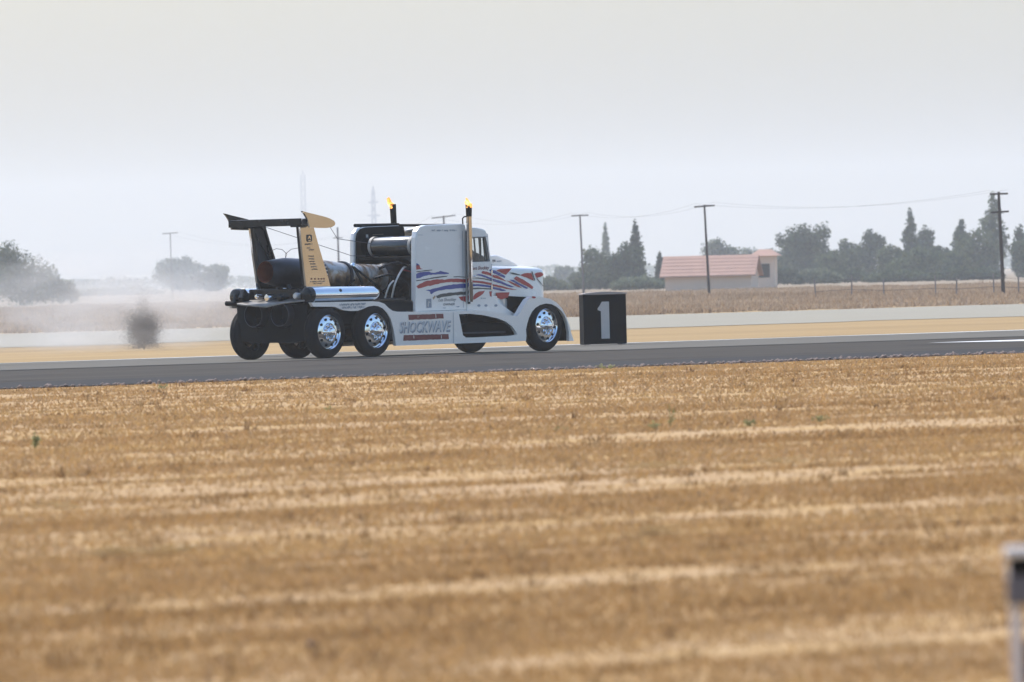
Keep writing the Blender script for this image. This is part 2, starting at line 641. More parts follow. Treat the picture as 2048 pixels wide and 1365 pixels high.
# tar seams running along the runway
strip('runway_shoulder', -300, 700, T_NEAR + (T_FAR - T_NEAR) * 0.645, T_FAR - 0.02, 0.0105, 'old_asphalt')
for tt, w in ((0.625, 0.75), (0.40, 0.10), (0.22, 0.08), (0.86, 0.12)):
    strip('runway_seam', 40, 320, T_NEAR + (T_FAR - T_NEAR) * tt, T_NEAR + (T_FAR - T_NEAR) * tt + w, 0.0145, 'tar', 0.4)
tip = hit_z(1855, 687.5)
ts, tt = tip.dot(E), tip.dot(N)
strip('runway_marking', ts, ts + 45, tt - 13.0, tt, 0.0155, 'road_paint')
# pale taxiway strip further out
tA = hit_z(1600, 647).dot(N)
tB = hit_z(1600, 622).dot(N)
strip('taxiway', -500, 900, tA, tB, 0.010, 'concrete', 3.0)
struct(quad('fallow_field', [(-400, 780, 0.02), (400, 780, 0.02), (1500, 3600, 0.02), (-1500, 3600, 0.02)], 'weed_ground'), 'brown fallow land below the tree belt')

# near mown field with low windrows
NS = 300


def field_h(x, y):
    s = x * E.x + y * E.y
    t = x * N.x + y * N.y
    h = 0.028 * vnoise(s / 14, t / 0.8) + 0.034 * vnoise(s / 22 + 40, t / 1.9) + 0.034 * vnoise(s / 30 + 80, t / 4.5) + 0.016 * vnoise(s / 0.9, t / 0.35) + 0.012 * vnoise(s / 0.2 + 9, t / 0.14)
    edge = np.clip((T_NEAR - 1.3 - t) / 1.0, -1, 1)
    fade = np.clip((T_NEAR - 1.3 - t) / 9.0, 0, 1)
    return np.where(edge > 0, 0.012 + h * (0.06 + 0.94 * fade), 0.012 + edge * 0.12)


def wedge(d):
    return 0.0535 * d + 2.2


nr, nc = 620, 190
ds = 24 * np.exp(np.linspace(0, math.log(190 / 24), nr))
cs = np.linspace(-1, 1, nc)
D2, C2 = np.meshgrid(ds, cs, indexing='ij')
X2 = C2 * wedge(D2)
Z2 = field_h(X2, D2)
V = np.stack([X2, D2, Z2], -1).reshape(-1, 3)
ii = (np.arange(nr - 1)[:, None] * nc + np.arange(nc - 1)[None, :]).ravel()
Fq = np.stack([ii, ii + 1, ii + nc + 1, ii + nc], -1)
fo = fast_mesh('field', V, Fq, 'field_soil')
fo.data.polygons.foreach_set('use_smooth', [True] * len(fo.data.polygons))
struct(fo, 'mown straw-coloured field with low windrows before the runway')


def blades(name, x, y, z, hgt, wid, mat, lean=0.5):
    k = len(x)
    a = rng.random(k) * 2 * math.pi
    ca, sa = np.cos(a), np.sin(a)
    lx, ly = rng.normal(0, lean, k) * hgt, rng.normal(0, lean, k) * hgt
    v0 = np.stack([x - ca * wid, y - sa * wid, z - 0.01], -1)
    v1 = np.stack([x + ca * wid, y + sa * wid, z - 0.01], -1)
    v2 = np.stack([x + lx, y + ly, z + hgt], -1)
    vs = np.stack([v0, v1, v2], 1).reshape(-1, 3)
    fs = np.arange(3 * k).reshape(-1, 3)
    return fast_mesh(name, vs, fs, mat)


NB = 520000
d = np.sqrt(rng.random(NB)) ** 1.0
# more blades per area close by: log-uniform depth weighted by width
d = 30 * np.exp(rng.random(NB) * math.log(172 / 30))
x = (rng.random(NB) * 2 - 1) * wedge(d)
s_, t_ = x * E.x + d * E.y, x * N.x + d * N.y
dens = vnoise(s_ / 9, t_ / 0.9) * 0.6 + vnoise(s_ / 1.6 + 50, t_ / 0.4) * 0.4
keep = (t_ < T_NEAR - 1.2) & (rng.random(NB) < 0.05 + 1.3 * np.clip(dens * 1.5 - 0.25, 0, 1))
x, d, dens = x[keep], d[keep], dens[keep]
hg = (0.010 + 0.028 * rng.random(len(x)) ** 2 + 0.050 * np.clip(dens * 1.6 - 0.4, 0, 1) * rng.random(len(x)))
hg *= np.clip((T_NEAR - (x * N.x + d * N.y)) / 8.0, 0.25, 1)
wd = (0.0028 + 0.00010 * d) * (0.6 + rng.random(len(x)))
stuff(blades('dry_grass', x, d, field_h(x, d), hg, wd, 'field_blade', 0.9), 'short dry mown grass covering the near field')

# stubble clumps standing above the mown grass
NC = 900
d = 30 * np.exp(rng.random(NC) * math.log(150 / 30))
x = (rng.random(NC) * 2 - 1) * wedge(d)
t_ = x * N.x + d * N.y
x, d = x[t_ < T_NEAR - 4], d[t_ < T_NEAR - 4]
rep_ = 16
spr = np.repeat(0.02 + 0.05 * rng.random(len(x)), rep_)
xr = np.repeat(x, rep_) + rng.normal(0, 1, len(x) * rep_) * spr
dr = np.repeat(d, rep_) + rng.normal(0, 1, len(x) * rep_) * spr
hr = np.repeat(0.03 + 0.06 * rng.random(len(x)) ** 1.5, rep_) * (0.5 + 0.7 * rng.random(len(xr)))
stuff(blades('stubble', xr, dr, field_h(xr, dr), hr, 0.004 + 0.00006 * dr, 'stubble', 0.7), 'brown stubble clumps scattered over the near field')

# tall dry weeds beyond the taxiway
NB = 34000
d = 340 + rng.random(NB) ** 0.8 * 430
x = (rng.random(NB) * 2 - 1) * (0.056 * d + 6)
t_ = x * N.x + d * N.y
keep = (t_ > tB + 1.5)
cl = vnoise(x / 5, d / 8) * 0.6 + vnoise(x / 1.5 + 30, d / 3) * 0.4
keep &= rng.random(NB) < 0.2 + 1.0 * cl
x, d, cl = x[keep], d[keep], cl[keep]
rep = 9
xr = np.repeat(x, rep) + rng.normal(0, 0.22, len(x) * rep)
dr = np.repeat(d, rep) + rng.normal(0, 0.22, len(x) * rep)
hr = np.repeat(0.12 + 0.46 * cl * np.clip((d - 340) / 160, 0.25, 1), rep) * (0.5 + 0.6 * rng.random(len(x) * rep))
stuff(blades('weeds', xr, dr, 0 * xr, hr, 0.05 + 0.05 * rng.random(len(xr)), 'weed_dry', 0.35), 'tall brown dry weeds beyond the taxiway')

# gravel shoulder along the near runway edge
NG = 9000
s_ = 80 + rng.random(NG) * 110
t_ = T_NEAR - 0.05 - np.abs(rng.normal(0, 0.75, NG))
keep = (s_ * E.x + 0 > -1e9) & (rng.random(NG) < np.clip((s_ - 95) / 55, 0.08, 1.0))
s_, t_ = s_[keep], t_[keep]
r = 0.010 + 0.035 * rng.random(len(s_)) ** 2.4
oct_v = np.array([(1, 0, 0), (-1, 0, 0), (0, 1, 0), (0, -1, 0), (0, 0, 1), (0, 0, -1)], float)
oct_f = np.array([(0, 2, 4), (2, 1, 4), (1, 3, 4), (3, 0, 4), (2, 0, 5), (1, 2, 5), (3, 1, 5), (0, 3, 5)])
px = s_ * E.x + t_ * N.x
py = s_ * E.y + t_ * N.y
jit = 0.65 + 0.7 * rng.random((len(s_), 6, 1))
vs = oct_v[None] * jit * r[:, None, None] * np.array([1.2, 1.2, 0.8])
vs = vs + np.stack([px, py, 0.012 + r * 0.4], -1)[:, None, :]
fs = (oct_f[None] + (np.arange(len(s_)) * 6)[:, None, None]).reshape(-1, 3)
stuff(fast_mesh('gravel', vs.reshape(-1, 3), fs, 'stone'), 'pinkish brown gravel along the near runway edge')

# ------------------------------------------------------------------ haze
hz = MB().box(-4000, 4000, -150, 9000, -1.0, 95.0).build('haze', None)
mt = bpy.data.materials.new('haze_air'); mt.use_nodes = True
n = mt.node_tree.nodes; l = mt.node_tree.links
n.remove(n['Principled BSDF'])
pv = n.new('ShaderNodeVolumePrincipled')
pv.inputs['Color'].default_value = (0.90, 0.94, 0.98, 1)
pv.inputs['Density'].default_value = 0.00015
pv.inputs['Anisotropy'].default_value = 0.3
l.new(pv.outputs[0], n['Material Output'].inputs['Volume'])
hz.data.materials.append(mt)
stuff(hz, 'pale haze hanging over the airfield')
hz.display_type = 'WIRE'

#@@REST@@
# ------------------------------------------------------------------ the jet truck
truck = empty('jet_truck', TRUCK_O, TH)
tag(truck, 'white jet-powered show truck with red and blue stripes and a tail wing', 'truck')

YW = 0.88      # half width of the sleeper sides
YF = 1.10      # fenders and skirts
px_ = lambda pts, Y: [PY(u, v, Y) for u, v in pts]


def flat(name, pts, Y, mat, parent, proud=0.004, jitter=0.0, sub=0):
    """thin painted sheet (2 mm) on the plane Y facing the right-hand side, traced in (u, v)"""
    q = px_(pts, Y - proud)
    if jitter:
        out = []
        for i in range(len(q)):
            a, b_ = q[i], q[(i + 1) % len(q)]
            L = math.hypot(b_[0] - a[0], b_[1] - a[1])
            k = max(1, int(L / 0.06))
            for j in range(k):
                f = j / k
                jj = jitter if 0 < j else 0
                out.append((a[0] + (b_[0] - a[0]) * f + random.uniform(-jj, jj), a[1] + (b_[1] - a[1]) * f + random.uniform(-jj, jj)))
        q = out
    tri = tessellate_polygon([[Vector((x, z, 0)) for x, z in q]])
    b_ = MB().add([(x, Y - proud, z) for x, z in q], [tuple(t) for t in tri])
    return b_.build(name, mat, parent)


def text_on(name, txt, u0, v0, u1, v1, Y, mat, parent, shear=0.0, bold=0.0, proud=0.005, spacing=1.0):
    """lettering set on the plane Y between two points of its base line corners"""
    cu = bpy.data.curves.new(name, 'FONT')
    cu.body = txt
    cu.shear = shear
    cu.offset = bold
    cu.space_character = spacing
    cu.resolution_u = 2
    to = bpy.data.objects.new(name + '_source', cu)
    COL.objects.link(to)
    dg = bpy.context.evaluated_depsgraph_get()
    me = bpy.data.meshes.new_from_object(to.evaluated_get(dg))
    bpy.data.objects.remove(to)
    bpy.data.curves.remove(cu)
    me.name = name
    co = np.zeros(len(me.vertices) * 3); me.vertices.foreach_get('co', co); co = co.reshape(-1, 3)
    mn, mx_ = co.min(0), co.max(0)
    a = PY(u0, v0, Y); b_ = PY(u1, v0 + (v1 - v0) * 0, Y)
    # lower-left, lower-right, upper-left corners
    ll = Vector(PY(u0, v1, Y)); lr = Vector(PY(u1, v1 - 0.0335 * (u1 - u0), Y)); ul = Vector(PY(u0, v0, Y))
    k = (co - mn) / np.maximum(mx_ - mn, 1e-6)
    ax, ay = lr - ll, ul - ll
    X = ll.x + ax.x * k[:, 0] + ay.x * k[:, 1]
    Zz = ll.y + ax.y * k[:, 0] + ay.y * k[:, 1]
    co[:, 0] = X; co[:, 1] = Y - proud; co[:, 2] = Zz
    me.vertices.foreach_set('co', co.ravel()); me.update()
    me.materials.clear(); me.materials.append(MATS[mat])
    o = bpy.data.objects.new(name, me)
    COL.objects.link(o); o.parent = parent
    return o


def scribble(name, u0, v0, u1, v1, Y, mat, parent, rows=1, fill=0.75, slope=-0.0335):
    """small print too small to read: short upright strokes, in words"""
    b_ = MB()
    hgt = (v1 - v0) / rows
    for r in range(rows):
        u = u0 + random.uniform(0, 1)
        while u < u1 - 1:
            w = random.uniform(0.5, 1.1)
            if random.random() < fill:
                va = v0 + r * hgt + slope * (u - u0) + random.uniform(0, 0.25) * hgt
                vb = va + hgt * random.uniform(0.45, 0.7)
                q = px_([(u, va), (u + w, va), (u + w * 0.9, vb), (u - 0.1, vb)], Y - 0.004)
                b_.add([(x, Y - 0.004, z) for x, z in q], [(0, 1, 2, 3)])
            u += w + random.uniform(0.15, 0.6)
    o_ = b_.build(name, mat, parent)
    o_['kind'] = 'stuff'
    return o_


# --- chassis and belly
ch = MB()
ch.box(-0.45, 7.2, -0.48, -0.38, 0.55, 0.82).box(-0.45, 7.2, 0.38, 0.48, 0.55, 0.82)
for x in (-0.4, 0.7, 2.0, 3.3, 4.6, 5.9, 7.0): ch.box(x, x + 0.12, -0.38, 0.38, 0.58, 0.78)
ch.build('chassis', 'black_matte', truck)
MB().box(1.95, 6.15, -0.82, 0.82, 0.30, 0.62).build('belly_pan', 'black_matte', truck, bevel=0.03)
MB().box(-0.30, 4.4, -0.80, 0.80, 0.62, 1.10).build('underbody', 'black_matte', truck, bevel=0.04)
MB().box(4.4, 7.0, -0.50, 0.50, 0.60, 1.55).build('engine_block', 'black_matte', truck, bevel=0.05)
for x in (0.0, 1.42):
    MB().lathe([(-1.0, 0.075), (-0.25, 0.085), (-0.2, 0.2), (0, 0.24), (0.2, 0.2), (0.25, 0.085), (1.0, 0.075)], 20, (x, 0, WR), (0, 1, 0)).build('axle', 'black_matte', truck, smooth=True)
MB().tube([(6.70, -0.95, WR), (6.70, 0.95, WR)], 0.06).build('axle', 'black_matte', truck, smooth=True)

# --- wheels
XF = 6.73


def wheel_meshes(front):
    w = 0.125
    ty = MB().lathe([(-w, 0.33), (-w - 0.012, 0.36), (-w - 0.012, 0.44), (-w + 0.02, 0.495), (-w + 0.05, 0.512), (-0.05, WR), (-0.045, WR - 0.012), (-0.035, WR - 0.012), (-0.03, WR), (0.03, WR), (0.035, WR - 0.012), (0.045, WR - 0.012), (0.05, WR),
                     (w - 0.05, 0.512), (w - 0.02, 0.495), (w + 0.012, 0.44), (w + 0.012, 0.36), (w, 0.33)], 56, (0, 0, 0), (0, 1, 0), cap0=False, cap1=False)
    rim = MB()
    # outer face is towards -y
    rim.lathe([(-w - 0.004, 0.345), (-w - 0.012, 0.335), (-w + 0.004, 0.318), (-w + 0.030, 0.308), (-w + 0.022, 0.285), (-w + 0.004, 0.24), (-w - 0.002, 0.19), (-w + 0.012, 0.172)], 56, (0, 0, 0), (0, 1, 0), cap0=False, cap1=True)
    rim.lathe([(w, 0.335), (w - 0.03, 0.305), (w - 0.16, 0.29)], 40, (0, 0, 0), (0, 1, 0), cap0=False, cap1=True)
    hub = MB()
    hub.lathe([(-w + 0.014, 0.168), (-w - 0.010, 0.150), (-w - 0.020, 0.12), (-w - 0.060, 0.105), (-w - 0.070, 0.085), (-w - 0.105, 0.072), (-w - 0.112, 0.05), (-w - 0.112, 0.0001)], 40, (0, 0, 0), (0, 1, 0))
    holes = MB(); nuts = MB()
    for k in range(10):
        t = 2 * math.pi * (k + 0.5) / 10
        c = (0.262 * math.sin(t), -w + 0.004, 0.262 * math.cos(t))
        holes.lathe([(-0.008, 0.027), (0.004, 0.027)], 12, c, (0, 1, 0))
        t = 2 * math.pi * k / 10
        c = (0.145 * math.sin(t), -w - 0.01, 0.145 * math.cos(t))
        nuts.lathe([(-0.045, 0.012), (-0.04, 0.018), (0.0, 0.020)], 6, c, (0, 1, 0))
    return ty, rim, hub, holes, nuts


tyb, rimb, hubb, holeb, nutb = wheel_meshes(False)
w0 = tyb.build('wheel', 'rubber', truck, smooth=True)
r0 = rimb.build('rim', 'chrome', w0, smooth=True)
h0 = hubb.build('hub_cap', 'chrome', w0, smooth=True)
o0 = holeb.build('hand_hole', 'black_matte', w0)
n0 = nutb.build('lug_nut', 'chrome', w0)
o0['kind'] = 'stuff'; n0['kind'] = 'stuff'
first = True
for X in (0.0, 1.42, XF):
    for sd in (-1, 1):
        wx = w0 if first else w0.copy()
        if not first:
            COL.objects.link(wx)
            wx.parent = truck
            for c in (r0, h0, o0, n0):
                cc = c.copy(); COL.objects.link(cc); cc.parent = wx
        yy = 0.975 if X < 6 else 0.955
        wx.location = (X, sd * yy, WR)
        wx.rotation_euler = (0, 0.3 * X, 0) if sd < 0 else (0, 0.3 * X, math.pi)
        first = False

# --- sleeper fairings: open-backed box behind the cab
oR = [(832, 624), (832, 476), (834, 463), (841, 454), (852, 450.5), (924, 447.5), (931, 450), (933, 460), (933, 620)]
fair = px_(oR, -YW)
sl = MB().prism(fair, -YW, -YW + 0.14).build('sleeper_fairing', 'white_paint', truck, bevel=0.068, segs=5)
sl2 = MB().prism(fair, YW - 0.11, YW).build('sleeper_fairing', 'white_paint', truck, bevel=0.05, segs=5)
fx = [p[0] for p in fair]; fz = [p[1] for p in fair]
FX0, FX1, FZ0, FZ1 = min(fx), max(fx), min(fz), max(fz)
inner = [(FX0 + 0.06 + (x - FX0) * 0.955, FZ0 + (z - FZ0) * 0.995) for x, z in fair]
MB().prism(inner, YW - 0.135, YW - 0.111).build('liner', 'black_matte', sl2)
MB().prism(inner, -YW + 0.141, -YW + 0.165).build('liner', 'black_matte', sl)
capb = [(FX0 + 0.17, YW - 0.05, FZ1 + 0.012), (FX1 - 0.1, YW - 0.05, FZ1 + 0.012)]
MB().tube(capb, 0.035).build('roof_rail', 'black_matte', sl2)
MB().tube([(FX1 - 0.12, YW - 0.05, FZ1 + 0.0), (FX1 - 0.12, -YW + 0.06, FZ1 - 0.03)], 0.028).build('cross_bar', 'black_matte', truck, smooth=True)
MB().tube([(FX0 + 0.5, YW - 0.1, FZ1 - 0.45), (FX0 + 0.62, YW - 0.12, FZ1 - 0.18), (FX0 + 0.95, YW - 0.12, FZ1 - 0.17)], 0.016).build('hose', 'heat_steel', truck, smooth=True)
# bulkhead behind the cab
bkz = PX(812, 474, FX1 - 0.08)[1]
MB().box(FX1 - 0.10, FX1 - 0.04, -YW + 0.13, YW - 0.13, 0.85, bkz).build('bulkhead', 'black_matte', truck)
# seams and small print on the right fairing
flat('panel_seam', [(924.5, 462), (925.3, 462), (927.3, 616), (926.5, 616)], -YW, 'grey_print', sl)
flat('panel_seam', [(836, 470.2), (846, 470.0), (846, 470.8), (836, 471.0)], -YW, 'grey_print', sl)
for a, b_ in ((863, 871), (873, 886), (888, 896), (899, 914)):
    scribble('small_print', a, 459.5, b_, 464.5, -YW, 'grey_print', sl, 1, 0.95)

# --- transverse tank with straps
TXX = 3.35
tyL = PX(725, 493, TXX)[0]
tzc = PX(770, 493.5, TXX)[1]
tk = MB().lathe([(0, 0.001), (0.005, 0.10), (0.05, 0.175), (0.11, 0.195), (1.56, 0.195), (1.62, 0.175), (1.66, 0.1), (1.665, 0.001)], 48, (TXX, tyL, tzc), (0, -1, 0))
tank = tk.build('transverse_tank', 'tank_black', truck, smooth=True)
for du in (738, 817):
    y = PX(du, 493, TXX - 0.195)[0]
    MB().lathe([(-0.035, 0.2), (-0.035, 0.204), (0.035, 0.204), (0.035, 0.2)], 48, (TXX, y, tzc), (0, 1, 0), cap0=False, cap1=False).build('strap', 'strap', tank, smooth=True)
MB().tube([(TXX, tyL - 0.12, tzc + 0.19), (TXX, tyL - 0.12, tzc + 0.25)], 0.03).build('filler_cap', 'engine_steel', tank, smooth=True)
MB().box(TXX - 0.3, TXX + 0.3, -0.75, 0.75, tzc - 0.26, tzc - 0.21).build('tank_shelf', 'black_matte', truck, bevel=0.01)

# --- cab
CX0 = FX1 + 0.004
cab_out = [(934, 622), (934, 458), (940, 454.5), (955, 455.5), (966, 458), (972, 462), (975.5, 470), (979, 497), (984, 527), (985, 590), (990, 600), (1008, 612), (1030, 628), (1030, 634)]
win = [(938.5, 477), (970.5, 475.5), (974, 492), (978.5, 522), (940, 523.5)]
cabp = px_(cab_out, -YW)
winp = px_(win, -YW)
cabR = MB().prism(cabp, -YW, -YW + 0.06, holes=[winp]).build('cab_side', 'white_paint', truck, bevel=0.025, segs=3)
cabL = MB().prism(cabp, YW - 0.06, YW, holes=[winp]).build('cab_side', 'white_paint', truck, bevel=0.025, segs=3)
MB().prism(winp, -YW + 0.035, -YW + 0.041).build('side_window', 'window_glass', cabR)
MB().prism(winp, YW - 0.041, YW - 0.035).build('side_window', 'window_glass', cabL)
# rubber window gasket
def ring_outline(pts, k):
    c = (sum(p[0] for p in pts) / len(pts), sum(p[1] for p in pts) / len(pts))
    return [(c[0] + (x - c[0]) * k, c[1] + (z - c[1]) * k) for x, z in pts]
MB().prism(ring_outline(winp, 1.05), -YW - 0.004, -YW + 0.006, holes=[ring_outline(winp, 0.985)]).build('window_gasket', 'dark_print', cabR)
flat('panel_seam', [(975, 474.2), (941, 475), (941, 474.2), (975, 473.3)], -YW, 'grey_print', cabR)
flat('panel_seam', [(983.2, 528), (984.0, 528), (984.6, 586), (983.8, 586)], -YW, 'grey_print', cabR)
# roof: a rounded shell from the bulkhead to the windscreen head
roof_prof = [cabp[1], cabp[2], cabp[3], cabp[4], cabp[5], cabp[6]]
rb = MB()
ny = 14
vs = []
for j in range(ny + 1):
    f = j / ny * 2 - 1
    crown = 0.05 * (1 - f * f) - 0.03 * max(0, abs(f) - 0.85) / 0.15
    for x, z in roof_prof: vs.append((x + 0.10 * (1 - f * f) * (x - cabp[1][0]) / 0.7, f * (YW - 0.012), z - 0.004 + crown))
npf = len(roof_prof)
fs = [(j * npf + i, j * npf + i + 1, (j + 1) * npf + i + 1, (j + 1) * npf + i) for j in range(ny) for i in range(npf - 1)]
ro = rb.add(vs, fs).build('cab_roof', 'white_paint', truck, smooth=True)
sm = ro.modifiers.new('thickness', 'SOLIDIFY'); sm.thickness = 0.05; sm.offset = -1
WX_top, WZ_top = cabp[6]; WX_bot, WZ_bot = cabp[8]
# windscreen frame: pillars and centre post, open glass between
for y0, y1 in ((-YW + 0.062, -YW + 0.12), (-0.035, 0.035), (YW - 0.12, YW - 0.062)):
    wf = MB().add([(WX_bot + a, y, WZ_bot) for a in (-0.05, 0.02) for y in (y0, y1)] + [(WX_top + 0.06 + a, y, WZ_top + 0.02) for a in (-0.05, 0.02) for y in (y0, y1)],
           [(0, 1, 3, 2), (4, 6, 7, 5), (0, 4, 5, 1), (2, 3, 7, 6), (0, 2, 6, 4), (1, 5, 7, 3)])
    wf.build('windscreen_pillar', 'white_paint', truck)
MB().add([(WX_bot - 0.01, -YW + 0.07, WZ_bot), (WX_bot - 0.01, YW - 0.07, WZ_bot), (WX_top + 0.05, YW - 0.07, WZ_top), (WX_top + 0.05, -YW + 0.07, WZ_top)], [(0, 1, 2, 3)]).build('windscreen', 'window_glass', truck)
MB().box(WX_bot - 0.55, WX_bot - 0.02, -YW + 0.07, YW - 0.07, WZ_bot - 0.5, WZ_bot - 0.02).build('dashboard', 'black_matte', truck, bevel=0.05)
MB().box(CX0 + 0.02, WX_bot - 0.1, -YW + 0.07, YW - 0.07, 0.75, 1.15).build('cab_floor', 'black_matte', truck)
# roll cage and seats seen through the side window
rc = MB()
zc0, zc1 = 1.2, WZ_top + 0.02
yc = 0.64
for y in (-yc, yc):
    rc.tube([(CX0 + 0.18, y, zc0), (CX0 + 0.18, y, zc1), (CX0 + 0.72, y * 0.97, zc1 + 0.01), (WX_bot - 0.08, y, WZ_bot - 0.25)], 0.025)
    rc.tube([(CX0 + 0.18, y, zc1), (CX0 + 0.42, y, zc0 + 0.5)], 0.022)
for z in (zc1, zc1 - 0.45): rc.tube([(CX0 + 0.18, -yc, z), (CX0 + 0.18, yc, z)], 0.025)
rc.tube([(CX0 + 0.72, -yc, zc1 + 0.01), (CX0 + 0.72, yc, zc1 + 0.01)], 0.025)
rc.tube([(CX0 + 0.18, -yc, zc1), (CX0 + 0.18, yc, zc1 - 0.9)], 0.022)
rc.build('roll_cage', 'seat_cloth', truck, smooth=True)
for y in (-0.40, 0.40):
    sb_ = MB().box(CX0 + 0.22, CX0 + 0.36, y - 0.24, y + 0.24, 1.15, 1.78).box(CX0 + 0.22, CX0 + 0.75, y - 0.24, y + 0.24, 1.12, 1.3)
    sb_.build('seat', 'seat_cloth', truck, bevel=0.04)

trim_ = px_([(937, 526), (937, 497), (945, 504), (952, 507), (962, 512), (969, 521), (980, 525)], -0.30)
MB().prism(trim_, -0.36, -0.24).build('steering_column', 'seat_cloth', truck, bevel=0.01)
for uu in (947.5, 957.5, 966):
    a = PY(uu, 475, -0.45); b2 = PY(uu + 4.5, 524, -0.45)
    MB().tube([(a[0], -0.45, a[1] + 0.05), (b2[0], -0.45, b2[1])], 0.018, 8).build('cage_post', 'seat_cloth', truck, smooth=True)
# --- hood: tapered, rounded box with a slight nose
hz_rear = PY(986, 532, -0.80)
hz_front = PY(1088, 536, -0.70)
HX0, HZ0 = hz_rear
HX1, HZ1 = hz_front
hb = MB()
secs = []
for f, wdt in ((0, 0.845), (0.25, 0.8101), (0.5, 0.7751), (0.75, 0.7402), (0.93, 0.715), (0.985, 0.69), (1.0, 0.655)):
    X = (WX_bot - 0.06) + (HX1 - WX_bot + 0.06) * f
    Zt = HZ0 + (HZ1 - HZ0) * f - (0.05 if f > 0.99 else 0.012 if f > 0.98 else 0)
    Zb = 1.17 - 0.10 * f
    rr = 0.10
    pts = [(-wdt, Zb), (-wdt, Zt - rr), (-wdt + rr * 0.13, Zt - rr * 0.5), (-wdt + rr * 0.45, Zt - rr * 0.15), (-wdt + rr * 1.1, Zt), (-wdt * 0.4, Zt + 0.045), (0, Zt + 0.06)]
    pts = pts + [(-y, z) for y, z in reversed(pts[:-1])]
    secs.append([(X, y, z) for y, z in pts])
k = len(secs[0])
fs = [(i * k + j, i * k + j + 1, (i + 1) * k + j + 1, (i + 1) * k + j) for i in range(len(secs) - 1) for j in range(k - 1)]
fs.append(tuple((len(secs) - 1) * k + j for j in range(k)))
fs.append(tuple(reversed(range(k))))
hood = hb.add([p for s_2 in secs for p in s_2], fs).build('hood', 'white_paint', truck, smooth=True)
MB().box(HX1 - 0.02, HX1 + 0.05, -0.55, 0.55, 0.75, HZ1 - 0.12).build('grille', 'chrome', truck, bevel=0.03)
# scoop
sc0 = PY(984, 514, -0.34); sc1 = PY(1004, 515.5, -0.34); sc2 = PY(1037, 531, -0.34)
scp = [(WX_bot - 0.02, HZ0 - 0.02), (WX_bot - 0.02, sc0[1] + 0.02), (sc1[0] - 0.15, sc0[1] + 0.03), (sc1[0] + 0.05, sc1[1] - 0.005), (sc1[0] + 0.25, sc1[1] - 0.06), (sc2[0], HZ0 - 0.0), (sc2[0], HZ0 - 0.06)]
scoop = MB().prism(scp, -0.34, 0.34).build('hood_scoop', 'white_paint', truck, bevel=0.06, segs=4)
scribble('scoop_print', 984.5, 518.8, 991.5, 526, -0.345, 'dark_print', scoop, 1, 1.0)
scribble('scoop_print', 993, 521.2, 1003.5, 526, -0.345, 'grey_print', scoop, 1, 0.95)
# cowl: white panel curving in under the hood side towards the engine
cw = MB()
cu_ = [(986, 588), (1000, 586), (1018, 586), (1036, 590)]
rows_ = []
for j in range(9):
    f = j / 8
    Yc = -YW + 0.02 + 0.55 * f ** 1.6
    xx = PY(985 + 55 * f, 600, Yc)[0]
    rows_.append((xx, Yc))
x00 = PY(985, 600, -YW)[0]
vs = []
for j in range(9):
    f = j / 8
    X = x00 - 0.05 + 0.78 * f
    Yc = -YW + 0.012 + 0.22 * f ** 2.2
    vs += [(X, Yc, 1.17 - 0.1 * f), (X, Yc, 0.80)]
fs = [(2 * j, 2 * j + 1, 2 * j + 3, 2 * j + 2) for j in range(8)]
MB().add(vs, fs).build('cowl', 'white_paint', truck, smooth=True)

# --- side skirt, running board and front fender (right-hand side and mirrored)
low = [(792, 692), (918, 687.5), (1040, 683), (1052, 682)]
arch = [(1053, 672), (1052, 660), (1054.5, 648), (1058, 636), (1064, 624), (1071, 616), (1080, 610.5), (1092, 607.5), (1104, 609), (1114, 614.5), (1123, 622.5), (1130, 633), (1135, 648), (1138, 666), (1138.5, 682.5)]
outer = [(1148, 682), (1143, 668), (1138.5, 650), (1132, 632), (1124, 617), (1113, 605.5), (1101, 598.5), (1090, 596), (1077, 594), (1064, 594), (1055, 601), (1046, 615), (1040, 626), (1034, 633), (1024, 631.5), (1008, 627), (985, 623), (960, 621), (940, 621), (920, 622.5), (850, 624.5), (795, 624), (785, 622), (777, 616), (769, 608), (758, 604), (745, 603), (690, 604), (622, 605.5)]
wave = [(627, 613.8), (655, 613.8), (669, 614), (678, 617.5), (687, 621), (700, 622.5), (716, 622), (726, 618.5), (737, 613.5), (748, 612), (757, 613), (766, 617.5), (775, 627), (782, 640), (787, 658), (790, 676)]
step = [(918, 629), (940, 628), (968, 631), (996, 637.5), (1012, 644), (1024, 653), (1032, 664), (1034, 669.5), (1020, 672), (985, 673.5), (945, 675.5), (932, 675.5), (926, 671), (923, 655)]
side = low + arch + outer + wave
sp = px_(side, -YF)
stp = px_(step, -YF)
skR = MB().prism(sp, -YF, -YF + 0.07, holes=[stp]).build('side_skirt', 'white_paint', truck, bevel=0.022, segs=3)
skL = MB().prism(sp, YF - 0.07, YF, holes=[stp]).build('side_skirt', 'white_paint', truck, bevel=0.022, segs=3)
